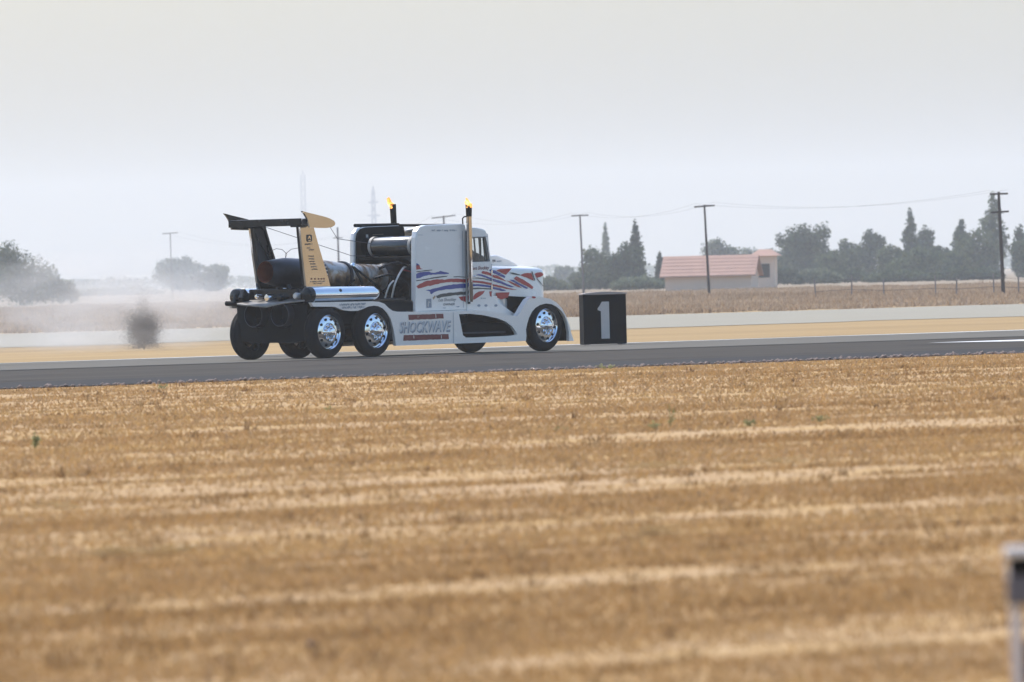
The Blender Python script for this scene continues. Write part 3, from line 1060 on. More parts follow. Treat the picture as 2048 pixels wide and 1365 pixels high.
# top surfaces of fenders and running board: sheet from the outer edge inwards
for sgn, par in ((-1, skR), (1, skL)):
    op = px_(outer, -YF)
    vs, fs = [], []
    for i, (x, z) in enumerate(op):
        vs += [(x, sgn * (YF - 0.012), z - 0.008), (x, sgn * (YF - 0.12), z + 0.012), (x, sgn * 0.78, z + 0.012)]
    for i in range(len(op) - 1):
        for j in range(2):
            if j == 1 and 8 <= i <= 13: continue
            fs.append((i * 3 + j, i * 3 + j + 1, (i + 1) * 3 + j + 1, (i + 1) * 3 + j))
    MB().add(vs, fs).build('fender_top', 'white_paint', par, smooth=True)
    # inner wheel housings
    ap = px_(arch, -YF)
    vs, fs = [], []
    for i, (x, z) in enumerate(ap):
        vs += [(x, sgn * (YF - 0.071), z + 0.006), (x, sgn * 0.55, z + 0.006)]
    for i in range(len(ap) - 1): fs.append((2 * i, 2 * i + 1, 2 * i + 3, 2 * i + 2))
    MB().add(vs, fs).build('wheel_housing', 'black_matte', par, smooth=True)
    MB().prism([(p[0], p[1]) for p in ap], sgn * 0.56, sgn * 0.55).build('wheel_housing', 'black_matte', par)
    # recess behind the step opening, with a rung
    b2 = ring_outline(stp, 1.06)
    MB().prism(b2, sgn * (YF - 0.40), sgn * (YF - 0.38)).build('step_recess', 'black_matte', par)
    MB().box(stp[-2][0] + 0.05, stp[7][0] - 0.25, min(sgn * (YF - 0.08), sgn * (YF - 0.35)), max(sgn * (YF - 0.08), sgn * (YF - 0.35)), 0.40, 0.43).build('step', 'dark_steel', par, bevel=0.006)
lm = px_([(930, 655), (942, 658), (941, 659), (930, 656.3)], -YF + 0.33)
MB().add([(x, -YF + 0.33, z) for x, z in lm], [(0, 1, 2, 3)]).build('handle', 'chrome', skR)
for u, v in ((1010, 648), (1012, 664)):
    x, z = PY(u, v, -YF + 0.33)
    MB().lathe([(0, 0.03), (0.02, 0.03)], 10, (x, -YF + 0.34, z), (0, 1, 0)).build('bracket', 'engine_steel', skR)
flat('panel_seam', [(906, 625), (906.8, 625), (907.6, 687), (906.8, 687)], -YF, 'grey_print', skR)
flat('badge', [(1063, 592.5 + 1), (1066, 591.8 + 1), (1070.5, 592.5 + 1), (1072, 595 + 1), (1069, 596.5 + 1), (1065, 596 + 1)], -YF, 'red_paint', skR, proud=0.006)

# skirt graphics
dA = flat('red_band', [(816.5, 630), (886.5, 628), (887.5, 637.5), (817.5, 640.5)], -YF, 'dark_red_paint', skR, jitter=0.004)
dB = flat('red_band', [(807.5, 670.5), (897, 668.5), (898, 678.5), (806.5, 682)], -YF, 'dark_red_paint', skR, jitter=0.004)
scribble('band_print', 834, 631, 839, 637.5, -YF, 'white_paint', dA, 1, 0.8)
flat('band_print', [(870.8, 628.8), (872.0, 628.8), (872.6, 636), (871.4, 636)], -YF, 'white_paint', dA, proud=0.008)
for u in (827, 882):
    flat('band_print', [(u, 671), (u + 1.1, 671), (u + 1.5, 677.5), (u + 0.4, 677.5)], -YF, 'white_paint', dB, proud=0.008)
text_on('lettering', 'SHOCKWAVE', 799, 644.5, 902, 668.0, -YF, 'grey_print', skR, shear=0.18, bold=0.035, spacing=1.0)
text_on('lettering', 'SHOCKWAVE', 797.6, 643.6, 900.8, 664.5, -YF, 'silver_print', skR, shear=0.18, bold=0.008, proud=0.0075, spacing=1.0)
scribble('fender_print', 679, 607.5, 733, 613.5, -YF, 'grey_print', skR, 1, 0.85)
scribble('fender_print', 684, 613.0, 729, 620.0, -YF, 'grey_print', skR, 1, 0.85)

# --- stripes on sleeper, cab and hood
J = 0.006
red, blu, olv = 'red_paint', 'blue_paint', 'olive_print'
S = lambda pts, mat, nm, j=J: flat(nm, pts, -YW, mat, sl, jitter=j)
S([(832.5, 527), (836, 528), (840, 532), (833, 532)], blu, 'blue_stripe')
S([(832.5, 530), (838.5, 530), (841, 537), (846, 538.5), (832.5, 540)], red, 'red_stripe')
S([(832.5, 543.5), (846, 541.5), (865, 539.8), (864, 541.2), (848, 543.2), (832.5, 545)], olv, 'dark_stripe', 0.003)
S([(832.5, 548.5), (840, 545), (858, 543.5), (862, 545.5), (870, 546), (878, 544), (880, 542), (885, 543.5), (897, 546), (898, 548.5), (880, 549), (866, 549.5), (850, 552), (840, 556.5), (832.5, 557.5)], blu, 'blue_stripe')
S([(832.5, 561), (850, 558.5), (868, 555), (886, 552.5), (896, 552), (893, 554), (870, 557), (852, 560.5), (832.5, 563)], olv, 'dark_stripe', 0.003)
S([(907, 553.5), (918, 553), (931, 554.2), (931, 555.6), (918, 554.6), (907, 555)], olv, 'dark_stripe', 0.002)
S([(833, 573), (840, 568), (852, 562.5), (870, 559.5), (884, 559), (889, 560), (896, 558.5), (912, 557.5), (931.5, 559), (931.5, 565.5), (912, 564.5), (894, 565), (872, 569), (852, 573.5), (842, 576.5), (836, 577.5)], red, 'red_stripe')
S([(851, 581.5), (870, 577), (890, 572), (910, 569), (931.5, 568), (931.5, 576.5), (912, 577.5), (893, 579), (878, 581.5), (868, 585), (863, 589), (861, 588), (860, 583.5)], blu, 'blue_stripe')
S([(872, 592), (884, 588), (902, 585.5), (931.5, 583.6), (931.5, 590), (908, 591), (888, 594), (874, 597)], olv, 'dark_stripe')
S([(865, 596), (870, 591), (871.5, 594), (867, 600)], 'heat_steel', 'tan_mark', 0.002)
S([(917, 594), (931.5, 593), (931.5, 604.5), (922, 601)], red, 'red_stripe', 0.004)
S([(852.5, 598.5), (862.5, 597.8), (863.5, 615.5), (853, 616.5)], 'grey_print', 'decal', 0)
S([(855, 604), (858, 602.5), (861, 604.5), (858, 608), (858, 614), (856, 614)], 'white_paint', 'decal', 0)
text_on('lettering', 'Les Shockley', 876.5, 597.0, 912, 605.5, -YW, 'dark_print', sl, shear=0.35)
text_on('lettering', 'OWNER', 886, 607.2, 909, 611.8, -YW, 'dark_print', sl, shear=0.2, bold=0.01)
S([(911, 614), (917, 612.8), (920, 613.8), (916, 615.2)], 'grey_print', 'decal', 0)
scribble('small_print', 886, 615, 893, 618.5, -YW, 'grey_print', sl, 1, 0.8)

Cc = lambda pts, mat, nm, j=J: flat(nm, pts, -YW, mat, cabR, jitter=j)
text_on('lettering', 'Kent Shockley', 941.5, 533.2, 978, 542.5, -YW, 'dark_red_paint', cabR, shear=0.35, bold=0.012)
Cc([(978, 540.5), (983.3, 538.5), (983.3, 543.5), (980, 542.5)], blu, 'blue_stripe', 0.002)
Cc([(963, 544.5), (966, 542.5), (974, 543.5), (983.3, 548), (983.3, 552.5), (974, 550), (964, 547.5)], red, 'red_stripe', 0.003)
Cc([(951, 551), (957, 548.5), (964, 549.5), (974, 553), (983.3, 556.5), (983.3, 560.5), (972, 556), (962, 552.5)], blu, 'blue_stripe', 0.003)
Cc([(944, 557), (955, 555.5), (968, 557), (983.3, 560.5), (983.3, 562.5), (968, 559), (955, 557.5)], olv, 'dark_stripe', 0.002)
Cc([(939.5, 561), (955, 562), (968, 563.5), (983.3, 566.5), (983.3, 571), (968, 567.8), (955, 566), (939.5, 566)], red, 'red_stripe', 0.004)
Cc([(939.5, 569), (955, 568.8), (970, 570), (983.3, 572.5), (983.3, 576), (970, 574), (955, 572.5), (939.5, 574)], blu, 'blue_stripe', 0.004)
Cc([(939.5, 576.5), (960, 575.8), (983.3, 577.5), (983.3, 579.5), (960, 578.5), (939.5, 580)], olv, 'dark_stripe', 0.003)
Cc([(943, 598.5), (950, 588), (958, 583.5), (970, 581.8), (966, 588), (957, 594.5), (948, 600)], red, 'red_stripe', 0.005)
Cc([(978.3, 583.5), (983.3, 583), (983.3, 594), (980, 592.5)], red, 'red_stripe', 0.003)
MB().tube([(PY(943.5, 553, -YW)[0], -YW - 0.03, PY(943.5, 553, -YW)[1]), (PY(948, 553, -YW)[0], -YW - 0.03, PY(948, 553, -YW)[1])], 0.012, 8).build('door_handle', 'chrome', cabR, smooth=True)
for vv_ in (545, 575):
    a = PY(982.5, vv_, -YW)
    MB().box(a[0] - 0.02, a[0] + 0.02, -YW - 0.02, -YW, a[1] - 0.05, a[1] + 0.05).build('door_hinge', 'chrome', cabR, bevel=0.004)
for u in (958, 972, 992):
    v = 611.5
    Cc([(u - 3.5, v), (u - 2, v - 2.3), (u + 1.5, v - 2.5), (u + 3.5, v), (u + 1.5, v + 2.3), (u - 2, v + 2.3)], 'grey_print', 'decal', 0)
scribble('small_print', 962, 596, 974, 599.5, -YW, 'grey_print', cabR, 1, 0.8)

# hood side lies on a slightly tapering plane: decals follow it
HY0, HYK = -0.845, (0.715 - 0.845) / -(HX1 - WX_bot + 0.06) / 0.93


def hood_pt(u, v):
    d = rayl(u, v)
    # plane Y = HY0 + K (X - Xr)
    Xr = WX_bot - 0.06
    K = (-0.715 - HY0) / (0.93 * (HX1 - Xr))
    kk = (HY0 + K * (CAML.x - Xr) - CAML.y) / (d.y - K * d.x)
    p = CAML + d * kk
    return p


def hood_flat(name, pts, mat, jitter=0.004):
    q = [hood_pt(u, v) for u, v in pts]
    out = []
    for i in range(len(q)):
        a, b_ = q[i], q[(i + 1) % len(q)]
        L = (b_ - a).length
        kk = max(1, int(L / 0.06))
        for j in range(kk):
            p = a.lerp(b_, j / kk)
            jj = jitter if j else 0
            out.append(Vector((p.x + random.uniform(-jj, jj), p.y - 0.0095, p.z + random.uniform(-jj, jj))))
    tri = tessellate_polygon([[Vector((p.x, p.z, 0)) for p in out]])
    return MB().add([tuple(p) for p in out], [tuple(t) for t in tri]).build(name, mat, hood)


hood_flat('red_stripe', [(992, 541), (1000, 538.5), (1012, 537.8), (1023, 536.8), (1018, 543), (1011, 550), (1004, 547)], red)
hood_flat('blue_stripe', [(985, 540.5), (990, 541.5), (1000, 547), (1010, 553.5), (1009, 556.5), (998, 551.5), (985, 546)], blu)
hood_flat('red_stripe', [(985, 550), (992, 551), (1002, 556), (1012, 562.5), (1010, 563), (998, 558.5), (985, 554.5)], red)
hood_flat('blue_stripe', [(985, 557.5), (1000, 562), (1015, 569), (1030, 575), (1022, 575), (1005, 569), (985, 562)], blu)
hood_flat('red_stripe', [(985, 568.5), (1000, 571.5), (1018, 577), (1034, 580), (1020, 579.5), (1000, 575.5), (985, 572.5)], red)
hood_flat('blue_stripe', [(985, 574), (1000, 577), (1012, 581.5), (1004, 582.5), (985, 578)], blu)
hood_flat('dark_stripe', [(1017, 545.5), (1025, 545.5), (1040, 550), (1040, 551.5), (1025, 549)], olv, 0.002)
hood_flat('red_stripe', [(1040, 551), (1048, 547), (1062, 546.5), (1064, 552), (1067, 562), (1056, 557)], red)
hood_flat('dark_stripe', [(1062, 543.5), (1064, 543), (1070, 561), (1068.5, 562)], olv, 0.001)
hood_flat('red_stripe', [(1068.5, 548), (1074, 545.5), (1082, 545), (1086.5, 549), (1084, 552.5), (1073, 556.5)], red)
hood_flat('red_stripe', [(1027, 557.5), (1032, 553), (1045, 559), (1060, 569), (1066, 574.5), (1064, 579), (1050, 571), (1036, 564)], red)
hood_flat('blue_stripe', [(1018, 559.5), (1026, 560), (1040, 568), (1056, 577), (1052, 578), (1036, 570)], blu)
hood_flat('red_stripe', [(1012, 561.5), (1020, 563), (1036, 571), (1044, 577), (1034, 574)], red, 0.002)
hood_flat('dark_stripe', [(1072, 557), (1074, 557), (1086, 572), (1085.2, 573)], olv, 0.001)
MB().prism([(hood_pt(983, 578).x + dx, 1.21 + dz) for dx, dz in ((0.12, 0), (0.55, 0), (0.5, -0.10), (0.3, -0.14), (0.14, -0.1))], -0.852, -0.848).build('red_stripe', 'red_paint', hood)

# --- exhaust stacks with flames; the tops lean out a touch
def stack(sgn):
    y0, y1 = sgn * 0.955, sgn * 1.005
    x0, x1 = FX1 - 0.02, FX1 - 0.06
    zt = PX(933 if sgn < 0 else 784, 409, FX1)[1]
    zb = 1.04
    def P(f): return (x0 + (x1 - x0) * f, y0 + (y1 - y0) * f, zb + (zt - zb) * f)
    tf = 0.875 if sgn < 0 else 0.70
    so = MB().tube([P(0), P(0.02), P(0.5), P(tf)], 0.057, 28, radii=[0.048, 0.057, 0.057, 0.056]).build('exhaust_stack', 'polished_plate', truck, smooth=True)
    p0, p1 = Vector(P(tf - 0.001)), Vector(P(1.0))
    tb = MB().tube([p0, p0.lerp(p1, 0.5), p1 + Vector((0.0, 0, 0))], 0.059, 28, caps=False, radii=[0.0575, 0.062, 0.066])
    tb.build('stack_tip', 'black_matte', so, smooth=True)
    # flame: a licked, uneven tongue blown back over the tip
    fb = MB()
    pts, rad = [], []
    L = 0.22 if sgn < 0 else 0.25
    for i in range(9):
        f = i / 8
        bend = -0.10 * f ** 1.5 * (1 if sgn < 0 else 1.5)
        pts.append(p1 + Vector((bend, sgn * 0.01, -0.07 + L * f * (0.9 if sgn < 0 else 0.75))))
        rad.append(0.058 * (1 - f) ** 0.55 * (1 + 0.22 * math.sin(f * 9 + sgn)) + 0.004)
    fb.tube(pts, 0.05, 14, radii=rad)
    for q, (dx, dz, r) in enumerate(((-0.07, 0.03, 0.032), (-0.12, 0.0, 0.026), (-0.10, 0.10, 0.02))):
        if sgn < 0 and q > 0: continue
        c = p1 + Vector((dx, 0, dz))
        fb.tube([c + Vector((0.04, 0, -0.05)), c, c + Vector((-0.03, 0, 0.05))], r, 8, radii=[r * 0.4, r, r * 0.2])
    fo2 = fb.build('flame', 'flame', so, smooth=True)
    sd = fo2.modifiers.new('sub', 'SUBSURF'); sd.levels = 1; sd.render_levels = 2
    tx = bpy.data.textures.new('flame_noise', 'CLOUDS'); tx.noise_scale = 0.07
    dm = fo2.modifiers.new('ragged', 'DISPLACE'); dm.texture = tx; dm.strength = 0.05; dm.mid_level = 0.5
    return so
stR = stack(-1); stL = stack(1)
MB().tube([(FX1 - 0.05, -YW + 0.05, FZ1 - 0.02), (FX1 - 0.14, -0.90, FZ1 + 0.10), (FX1 - 0.12, -0.93, FZ1 + 0.135), (FX1 - 0.04, -0.99, FZ1 + 0.14)], 0.014).build('stack_bracket', 'black_matte', stR, smooth=True)
MB().tube([(FX1 - 0.03, YW - 0.0, FZ1 - 0.1), (FX1 - 0.04, 0.98, FZ1 + 0.02)], 0.014).build('stack_bracket', 'black_matte', stL, smooth=True)
# mounting rail: the dark line between sleeper and cab
MB().box(FX1 - 0.03, FX1 + 0.03, -0.915, -YW - 0.002, 1.0, FZ1 - 0.15).build('stack_rail', 'black_matte', truck, bevel=0.008)

# --- main jet engine on top
AX0 = Vector((-0.61, 0, 1.735)); AX1 = Vector((4.0, 0, 1.50))
adir = (AX1 - AX0).normalized(); alen = (AX1 - AX0).length


def eng(prof, seg=40, **kw): return MB().lathe(prof, seg, AX0, adir, **kw)


aft = eng([(0.0, 0.215), (0.03, 0.225), (0.25, 0.262), (0.52, 0.297), (0.75, 0.305), (1.35, 0.300), (1.40, 0.296)], cap0=False, cap1=False).build('afterburner', 'dark_steel', truck, smooth=True)
eng([(0.003, 0.213), (0.012, 0.205), (0.30, 0.20), (0.75, 0.19)], cap0=False, cap1=False).build('nozzle_liner', 'nozzle_glow', aft, smooth=True)
eng([(0.74, 0.19), (0.742, 0.10), (0.55, 0.06), (0.45, 0.01)], cap0=False).build('flame_holder', 'nozzle_glow', aft, smooth=True)
MB().tube([(-0.30, -0.10, 1.60), (-0.28, -0.13, 1.67), (-0.30, -0.13, 1.74), (-0.27, -0.10, 1.82)], 0.03, 8, radii=[0.015, 0.05, 0.035, 0.01]).build('flame', 'ember', aft, smooth=True)
MB().lathe([(0, 0.03), (0.006, 0.03)], 14, AX0 + adir * 1.05 + Vector((0, -0.298, 0.07)), (0, -1, 0.2)).build('port', 'black_matte', aft)
eng([(1.36, 0.296), (1.37, 0.335), (1.41, 0.335), (1.42, 0.31), (1.45, 0.31), (1.46, 0.338), (1.50, 0.338), (1.52, 0.298)], cap0=False, cap1=False).build('flange', 'dark_steel', truck, smooth=True)
bl = MB()
for k in range(28):
    t = 2 * math.pi * k / 28
    c = AX0 + adir * 1.435 + Vector((0, 0.33 * math.sin(t), 0.33 * math.cos(t)))
    bl.box(c.x - 0.02, c.x + 0.06, c.y - 0.012, c.y + 0.012, c.z - 0.012, c.z + 0.012)
bl.build('flange_bolt', 'engine_steel', truck)['kind'] = 'stuff'
eng([(1.50, 0.30), (1.70, 0.298), (1.95, 0.290), (2.15, 0.27), (2.28, 0.262)], cap0=False, cap1=False).build('turbine_casing', 'stained_steel', truck, smooth=True)
eng([(2.27, 0.262), (2.28, 0.30), (2.33, 0.30), (2.34, 0.255)], cap0=False, cap1=False).build('casing_ring', 'dark_steel', truck, smooth=True)
pr = []
for i in range(7):
    a = 2.36 + i * 0.155
    pr += [(a, 0.252), (a + 0.11, 0.252), (a + 0.115, 0.268), (a + 0.145, 0.268), (a + 0.15, 0.252)]
eng(pr, cap0=False, cap1=False).build('compressor_casing', 'stained_steel', truck, smooth=True)
eng([(3.45, 0.26), (3.5, 0.30), (3.9, 0.36), (4.1, 0.40), (4.5, 0.42), (4.6, 0.38)], cap0=False).build('intake', 'black_paint', truck, smooth=True)
# mount bracket
mb_ = AX0 + adir * 2.36
bk = MB().tube([mb_ + Vector((0, -0.24, 0.22)), mb_ + Vector((0.02, -0.42, -0.05)), mb_ + Vector((0, -0.62, -0.5))], 0.03)
bk.tube([mb_ + Vector((0.0, -0.30, 0.16)), mb_ + Vector((0.40, -0.40, -0.12)), mb_ + Vector((0.75, -0.5, -0.42))], 0.022)
bk.tube([mb_ + Vector((-0.05, -0.33, -0.08)), mb_ + Vector((-0.35, -0.40, -0.2)), mb_ + Vector((-0.6, -0.45, -0.35))], 0.018)
bk.build('engine_mount', 'black_matte', truck, smooth=True)
MB().lathe([(-0.03, 0.02), (-0.02, 0.045), (0.02, 0.045), (0.03, 0.02)], 14, mb_ + Vector((0, -0.26, 0.22)), (0, -1, 0.4)).build('mount_boss', 'chrome', truck, smooth=True)
# bulky black accessories and hoses ahead of the engine
for prof, org, ax in (([(0, 0.12), (0.03, 0.2), (0.3, 0.22), (0.36, 0.12)], (3.25, -0.42, 1.28), (1, 0, 0)),
                      ([(0, 0.10), (0.04, 0.16), (0.35, 0.17), (0.4, 0.1)], (3.25, -0.35, 1.70), (1, -0.1, 0)),
                      ([(0, 0.08), (0.03, 0.14), (0.25, 0.14), (0.3, 0.08)], (3.05, -0.62, 1.02), (1, 0, 0))):
    MB().lathe(prof, 20, org, ax).build('accessory_drive', 'black_paint', truck, smooth=True)
MB().box(2.85, 3.2, -0.78, -0.3, 0.70, 0.95).build('gearbox', 'black_paint', truck, bevel=0.03)
hoses = [('hose', 'engine_steel', [(2.55, -0.55, 1.10), (2.6, -0.62, 1.45), (2.85, -0.62, 1.74), (3.2, -0.5, 1.80)], 0.020),
         ('hose', 'engine_steel', [(2.35, -0.52, 1.05), (2.42, -0.6, 1.38), (2.6, -0.58, 1.50)], 0.016),
         ('hose', 'red_hose', [(2.9, -0.55, 1.72), (3.15, -0.72, 1.62), (3.3, -0.74, 1.40), (3.3, -0.7, 1.15)], 0.016),
         ('hose', 'black_paint', [(2.6, -0.2, 1.75), (2.8, -0.5, 1.85), (3.1, -0.72, 1.70), (3.2, -0.75, 1.3), (3.1, -0.72, 0.95)], 0.03),
         ('hose', 'black_paint', [(2.3, -0.3, 1.55), (2.6, -0.55, 1.62), (2.9, -0.7, 1.40), (2.9, -0.74, 1.0)], 0.025),
         ('hose', 'engine_steel', [(2.7, -0.7, 0.95), (2.95, -0.76, 1.05), (3.1, -0.74, 1.25)], 0.014)]
for nm, mt_, pth, r in hoses:
    # smooth the path
    P4 = [Vector(p) for p in pth]
    out = []
    for i in range(len(P4) - 1):
        a = P4[max(0, i - 1)]; b2 = P4[i]; c = P4[i + 1]; d2 = P4[min(len(P4) - 1, i + 2)]
        for q in range(6):
            t = q / 6
            out.append(0.5 * ((2 * b2) + (c - a) * t + (2 * a - 5 * b2 + 4 * c - d2) * t * t + (3 * b2 - a - 3 * c + d2) * t ** 3))
    out.append(P4[-1])
    MB().tube(out, r, 8).build(nm, mt_, truck, smooth=True)

# --- the two lower engines, rear panel, deck
for y in (-0.35, 0.35):
    lo = MB().lathe([(0.0, 0.232), (0.02, 0.24), (0.3, 0.262), (0.9, 0.27), (2.9, 0.27)], 36, (-0.60, y, 0.885), (1, 0, 0), cap0=False).build('lower_engine', 'dark_steel', truck, smooth=True)
    MB().lathe([(0.003, 0.23), (0.02, 0.215), (0.7, 0.2)], 36, (-0.60, y, 0.885), (1, 0, 0), cap0=False).build('nozzle_liner', 'black_matte', lo, smooth=True)
    MB().lathe([(-0.006, 0.222), (-0.012, 0.230), (-0.006, 0.238), (0.003, 0.242)], 36, (-0.60, y, 0.885), (1, 0, 0), cap0=False, cap1=False).build('nozzle_ring', 'dark_steel', lo, smooth=True)
rp_out = [(-0.92, 0.52), (-0.92, 1.08), (0.92, 1.08), (0.92, 0.52), (0.6, 0.33), (-0.6, 0.33)]
bb = MB()
loops = [rp_out] + [[(yy + 0.245 * math.cos(t * math.pi / 12), 0.885 + 0.245 * math.sin(t * math.pi / 12)) for t in range(24)] for yy in (-0.35, 0.35)]
tri = tessellate_polygon([[Vector((a, b_, 0)) for a, b_ in lp] for lp in loops])
pts = [p for lp in loops for p in lp]
bb.add([(-0.44, a, b_) for a, b_ in pts], [tuple(t) for t in tri])
bb.build('rear_panel', 'black_matte', truck)
MB().box(-0.43, -0.30, -0.9, 0.9, 0.34, 0.60).build('rear_crossmember', 'black_matte', truck, bevel=0.03)
MB().box(-0.50, 2.7, -0.80, 0.80, 1.10, 1.16).build('deck', 'black_paint', truck, bevel=0.012)
# rear bumper tray in polished steel: swept plate above the nozzles
tr_ = MB()
up = [(-0.78, 0.62, 1.13), (-0.82, 0.30, 1.10), (-0.72, -0.10, 1.06), (-0.62, -0.45, 1.13), (-0.50, -0.92, 1.17), (-0.30, -0.92, 1.20), (-0.30, 0.70, 1.19)]
tr_.add(up + [(x, y, z - 0.035) for x, y, z in up], [tuple(range(7)), tuple(reversed(range(7, 14)))] + [(i, (i + 1) % 7, 7 + (i + 1) % 7, 7 + i) for i in range(7)])
tr_.build('bumper_tray', 'tray_steel', truck, bevel=0.01)
for y, z, r, mt_ in ((0.02, 1.225, 0.085, 'chrome'), (-0.30, 1.215, 0.07, 'black_paint'), (0.30, 1.25, 0.05, 'chrome'), (-0.72, 1.245, 0.07, 'engine_steel')):
    MB().lathe([(-0.07, 0.001), (-0.068, r * 0.7), (-0.03, r), (0.10, r * 0.85), (0.2, r * 0.5)], 20, (-0.50, y, z), (1, 0, 0)).build('chute_canister', mt_, truck, smooth=True)
MB().box(-0.28, 0.75, -0.55, 0.74, 1.16, 1.40).build('battery_box', 'black_paint', truck, bevel=0.02)
MB().tube([(-0.45, 0.80, 1.12), (-0.47, 1.0, 1.125), (-0.49, 1.16, 1.13)], 0.048, 14).build('tow_bar', 'black_matte', truck, smooth=True)
bm_ = AX0 + adir * 0.5
MB().tube([(-0.1, 0.12, 1.16), (bm_.x, 0.10, 1.48)], 0.05).build('engine_stand', 'dark_steel', truck, smooth=True)
MB().tube([(-0.1, -0.25, 1.16), (bm_.x, -0.16, 1.48)], 0.05).build('engine_stand', 'dark_steel', truck, smooth=True)

# --- polished fender tanks
TR = 0.152
tY = -0.93
tz = PY(690, 588.5, tY)[1]
tx0 = PY(618, 588, tY)[0]; tx1 = PY(742, 587, tY)[0]; tx2 = PY(758, 588, tY)[0]
for sgn in (-1, 1):
    ft = MB().lathe([(tx0, TR * 0.97), (tx0 + 0.02, TR), (tx1, TR), (tx1 + 0.1, TR * 0.88), (tx2 - 0.03, TR * 0.35), (tx2, 0.02)], 40, (0, sgn * 0.93, tz), (1, 0, 0)).build('fender_tank', 'chrome', truck, smooth=True)
    MB().lathe([(tx0 - 0.12, TR * 0.75), (tx0 - 0.09, TR * 1.0), (tx0 - 0.02, TR * 1.06), (tx0 + 0.025, TR * 1.06), (tx0 + 0.03, TR)], 32, (0, sgn * 0.93, tz), (1, 0, 0)).build('end_cap', 'black_paint', ft, smooth=True)
    MB().prism([(tx0 + 0.1, tz - TR - 0.12), (tx1, tz - TR - 0.12), (tx1, tz - TR + 0.05), (tx0 + 0.1, tz - TR + 0.05)], sgn * 0.93 - 0.08, sgn * 0.93 + 0.08).build('tank_saddle', 'black_matte', truck)
tlab = PY(681, 581, tY - 0.13)
MB().lathe([(0, 0.001), (0.004, 0.035), (0.006, 0.035)], 20, (tlab[0], tY - 0.134, tlab[1]), (0, -1, 0.55)).build('tank_badge', 'dark_print', truck)
# tail lamp pods on the left rear corner
pod = MB().prism([(-0.58, tz - 0.16), (-0.62, tz - 0.02), (-0.52, tz + 0.16), (-0.42, tz + 0.06), (-0.38, tz - 0.14)], 0.62, 0.72)
pod.prism([(-0.60, tz - 0.12), (-0.56, tz + 0.07), (-0.48, tz - 0.1)], 0.84, 0.90)
pod.build('lamp_pod', 'black_paint', truck, bevel=0.012)

# --- tail wing: two fins, cross wing, end plates
FY = 0.66
finR = [(613.5, 579), (609, 545), (604, 505), (598.5, 452), (599, 441), (616, 441), (624, 447), (627, 459), (634, 484), (645, 520), (655, 552), (661, 573), (655, 577)]
fp = px_(finR, -FY)
zb_f = min(z for x, z in fp); zt_f = max(z for x, z in fp)


def lean(bobj, sgn, k=0.018):
    """lean a plate outwards with height by a small slope"""
    for v in bobj.data.vertices:
        v.co.y += sgn * k * (v.co.z - zb_f)
    return bobj


fR = lean(MB().prism(fp, -FY, -FY + 0.045).build('fin', 'polished_plate', truck), -1)
fL = lean(MB().prism(fp, FY - 0.045, FY).build('fin', 'polished_plate', truck), 1)
for sgn, par in ((-1, fR), (1, fL)):
    c = sgn * FY
    # inner frame and braces: dark
    hol = ring_outline(fp, 0.80)
    y0, y1 = (c + 0.046, c + 0.11) if sgn < 0 else (c - 0.11, c - 0.046)
    lean(MB().prism(fp, y0, y1, holes=[hol]).build('fin_frame', 'black_paint', par), sgn)
    lean(MB().prism(ring_outline(fp, 0.82), c - sgn * 0.046, c - sgn * 0.056).build('fin_liner', 'dark_liner', par), sgn)
    a = hol[3]; b2 = hol[12]
    yy = c - sgn * 0.085
    tb = MB().tube([(hol[3][0], yy, hol[3][1]), (hol[11][0] - 0.1, yy, hol[11][1] + 0.15)], 0.014)
    tb.tube([(hol[8][0] - 0.05, yy, hol[8][1]), (hol[12][0] - 0.12, yy, hol[12][1])], 0.014)
    lean(tb.build('fin_brace', 'black_paint', par), sgn)
EYP = 1.02
plate = [(602.5, 422.5), (615, 426), (632, 430), (648, 434), (658, 437.5), (666, 442), (669, 446.5), (668, 451), (662, 455), (652, 456.5), (640, 456.5), (618, 455.5), (616.5, 449), (612.5, 437), (607.5, 428.5)]
pp = px_(plate, -EYP)
eR = lean(MB().prism(pp, -EYP, -EYP + 0.035).build('end_plate', 'polished_plate', truck), -1)
eL = lean(MB().prism(pp, EYP - 0.035, EYP).build('end_plate', 'polished_plate', truck), 1)
MB().prism(ring_outline(pp, 0.97), -EYP + 0.036 - 0.022, -EYP + 0.05 - 0.022).build('plate_back', 'black_paint', eR)
MB().prism(ring_outline(pp, 0.97), EYP - 0.05 + 0.022, EYP - 0.036 + 0.022).build('plate_back', 'black_paint', eL)
# wing section
zc_w = PX(560, 445.5, -0.5)[1]
xs0 = PY(601, 446, -FY)[0]
prof = [(xs0 - 0.32, 0.0), (xs0 - 0.28, 0.055), (xs0 - 0.05, 0.075), (xs0 + 0.3, 0.065), (xs0 + 0.48, 0.03), (xs0 + 0.54, 0.0), (xs0 + 0.48, -0.03), (xs0 + 0.3, -0.05), (xs0 - 0.05, -0.055), (xs0 - 0.28, -0.05)]
wing = MB().prism([(x, zc_w + z) for x, z in prof], -EYP + 0.06, EYP - 0.06).build('wing', 'wing_skin', truck)
MB().box(xs0 - 0.335, xs0 - 0.30, -EYP + 0.07, EYP - 0.07, zc_w - 0.075, zc_w + 0.07).build('wing_flap', 'black_paint', wing, bevel=0.008)
for y in (-0.62, 0.62):
    MB().box(xs0 - 0.2, xs0 + 0.25, y - 0.06, y + 0.06, zc_w - 0.10, zc_w - 0.04).build('wing_bracket', 'black_matte', wing, bevel=0.01)
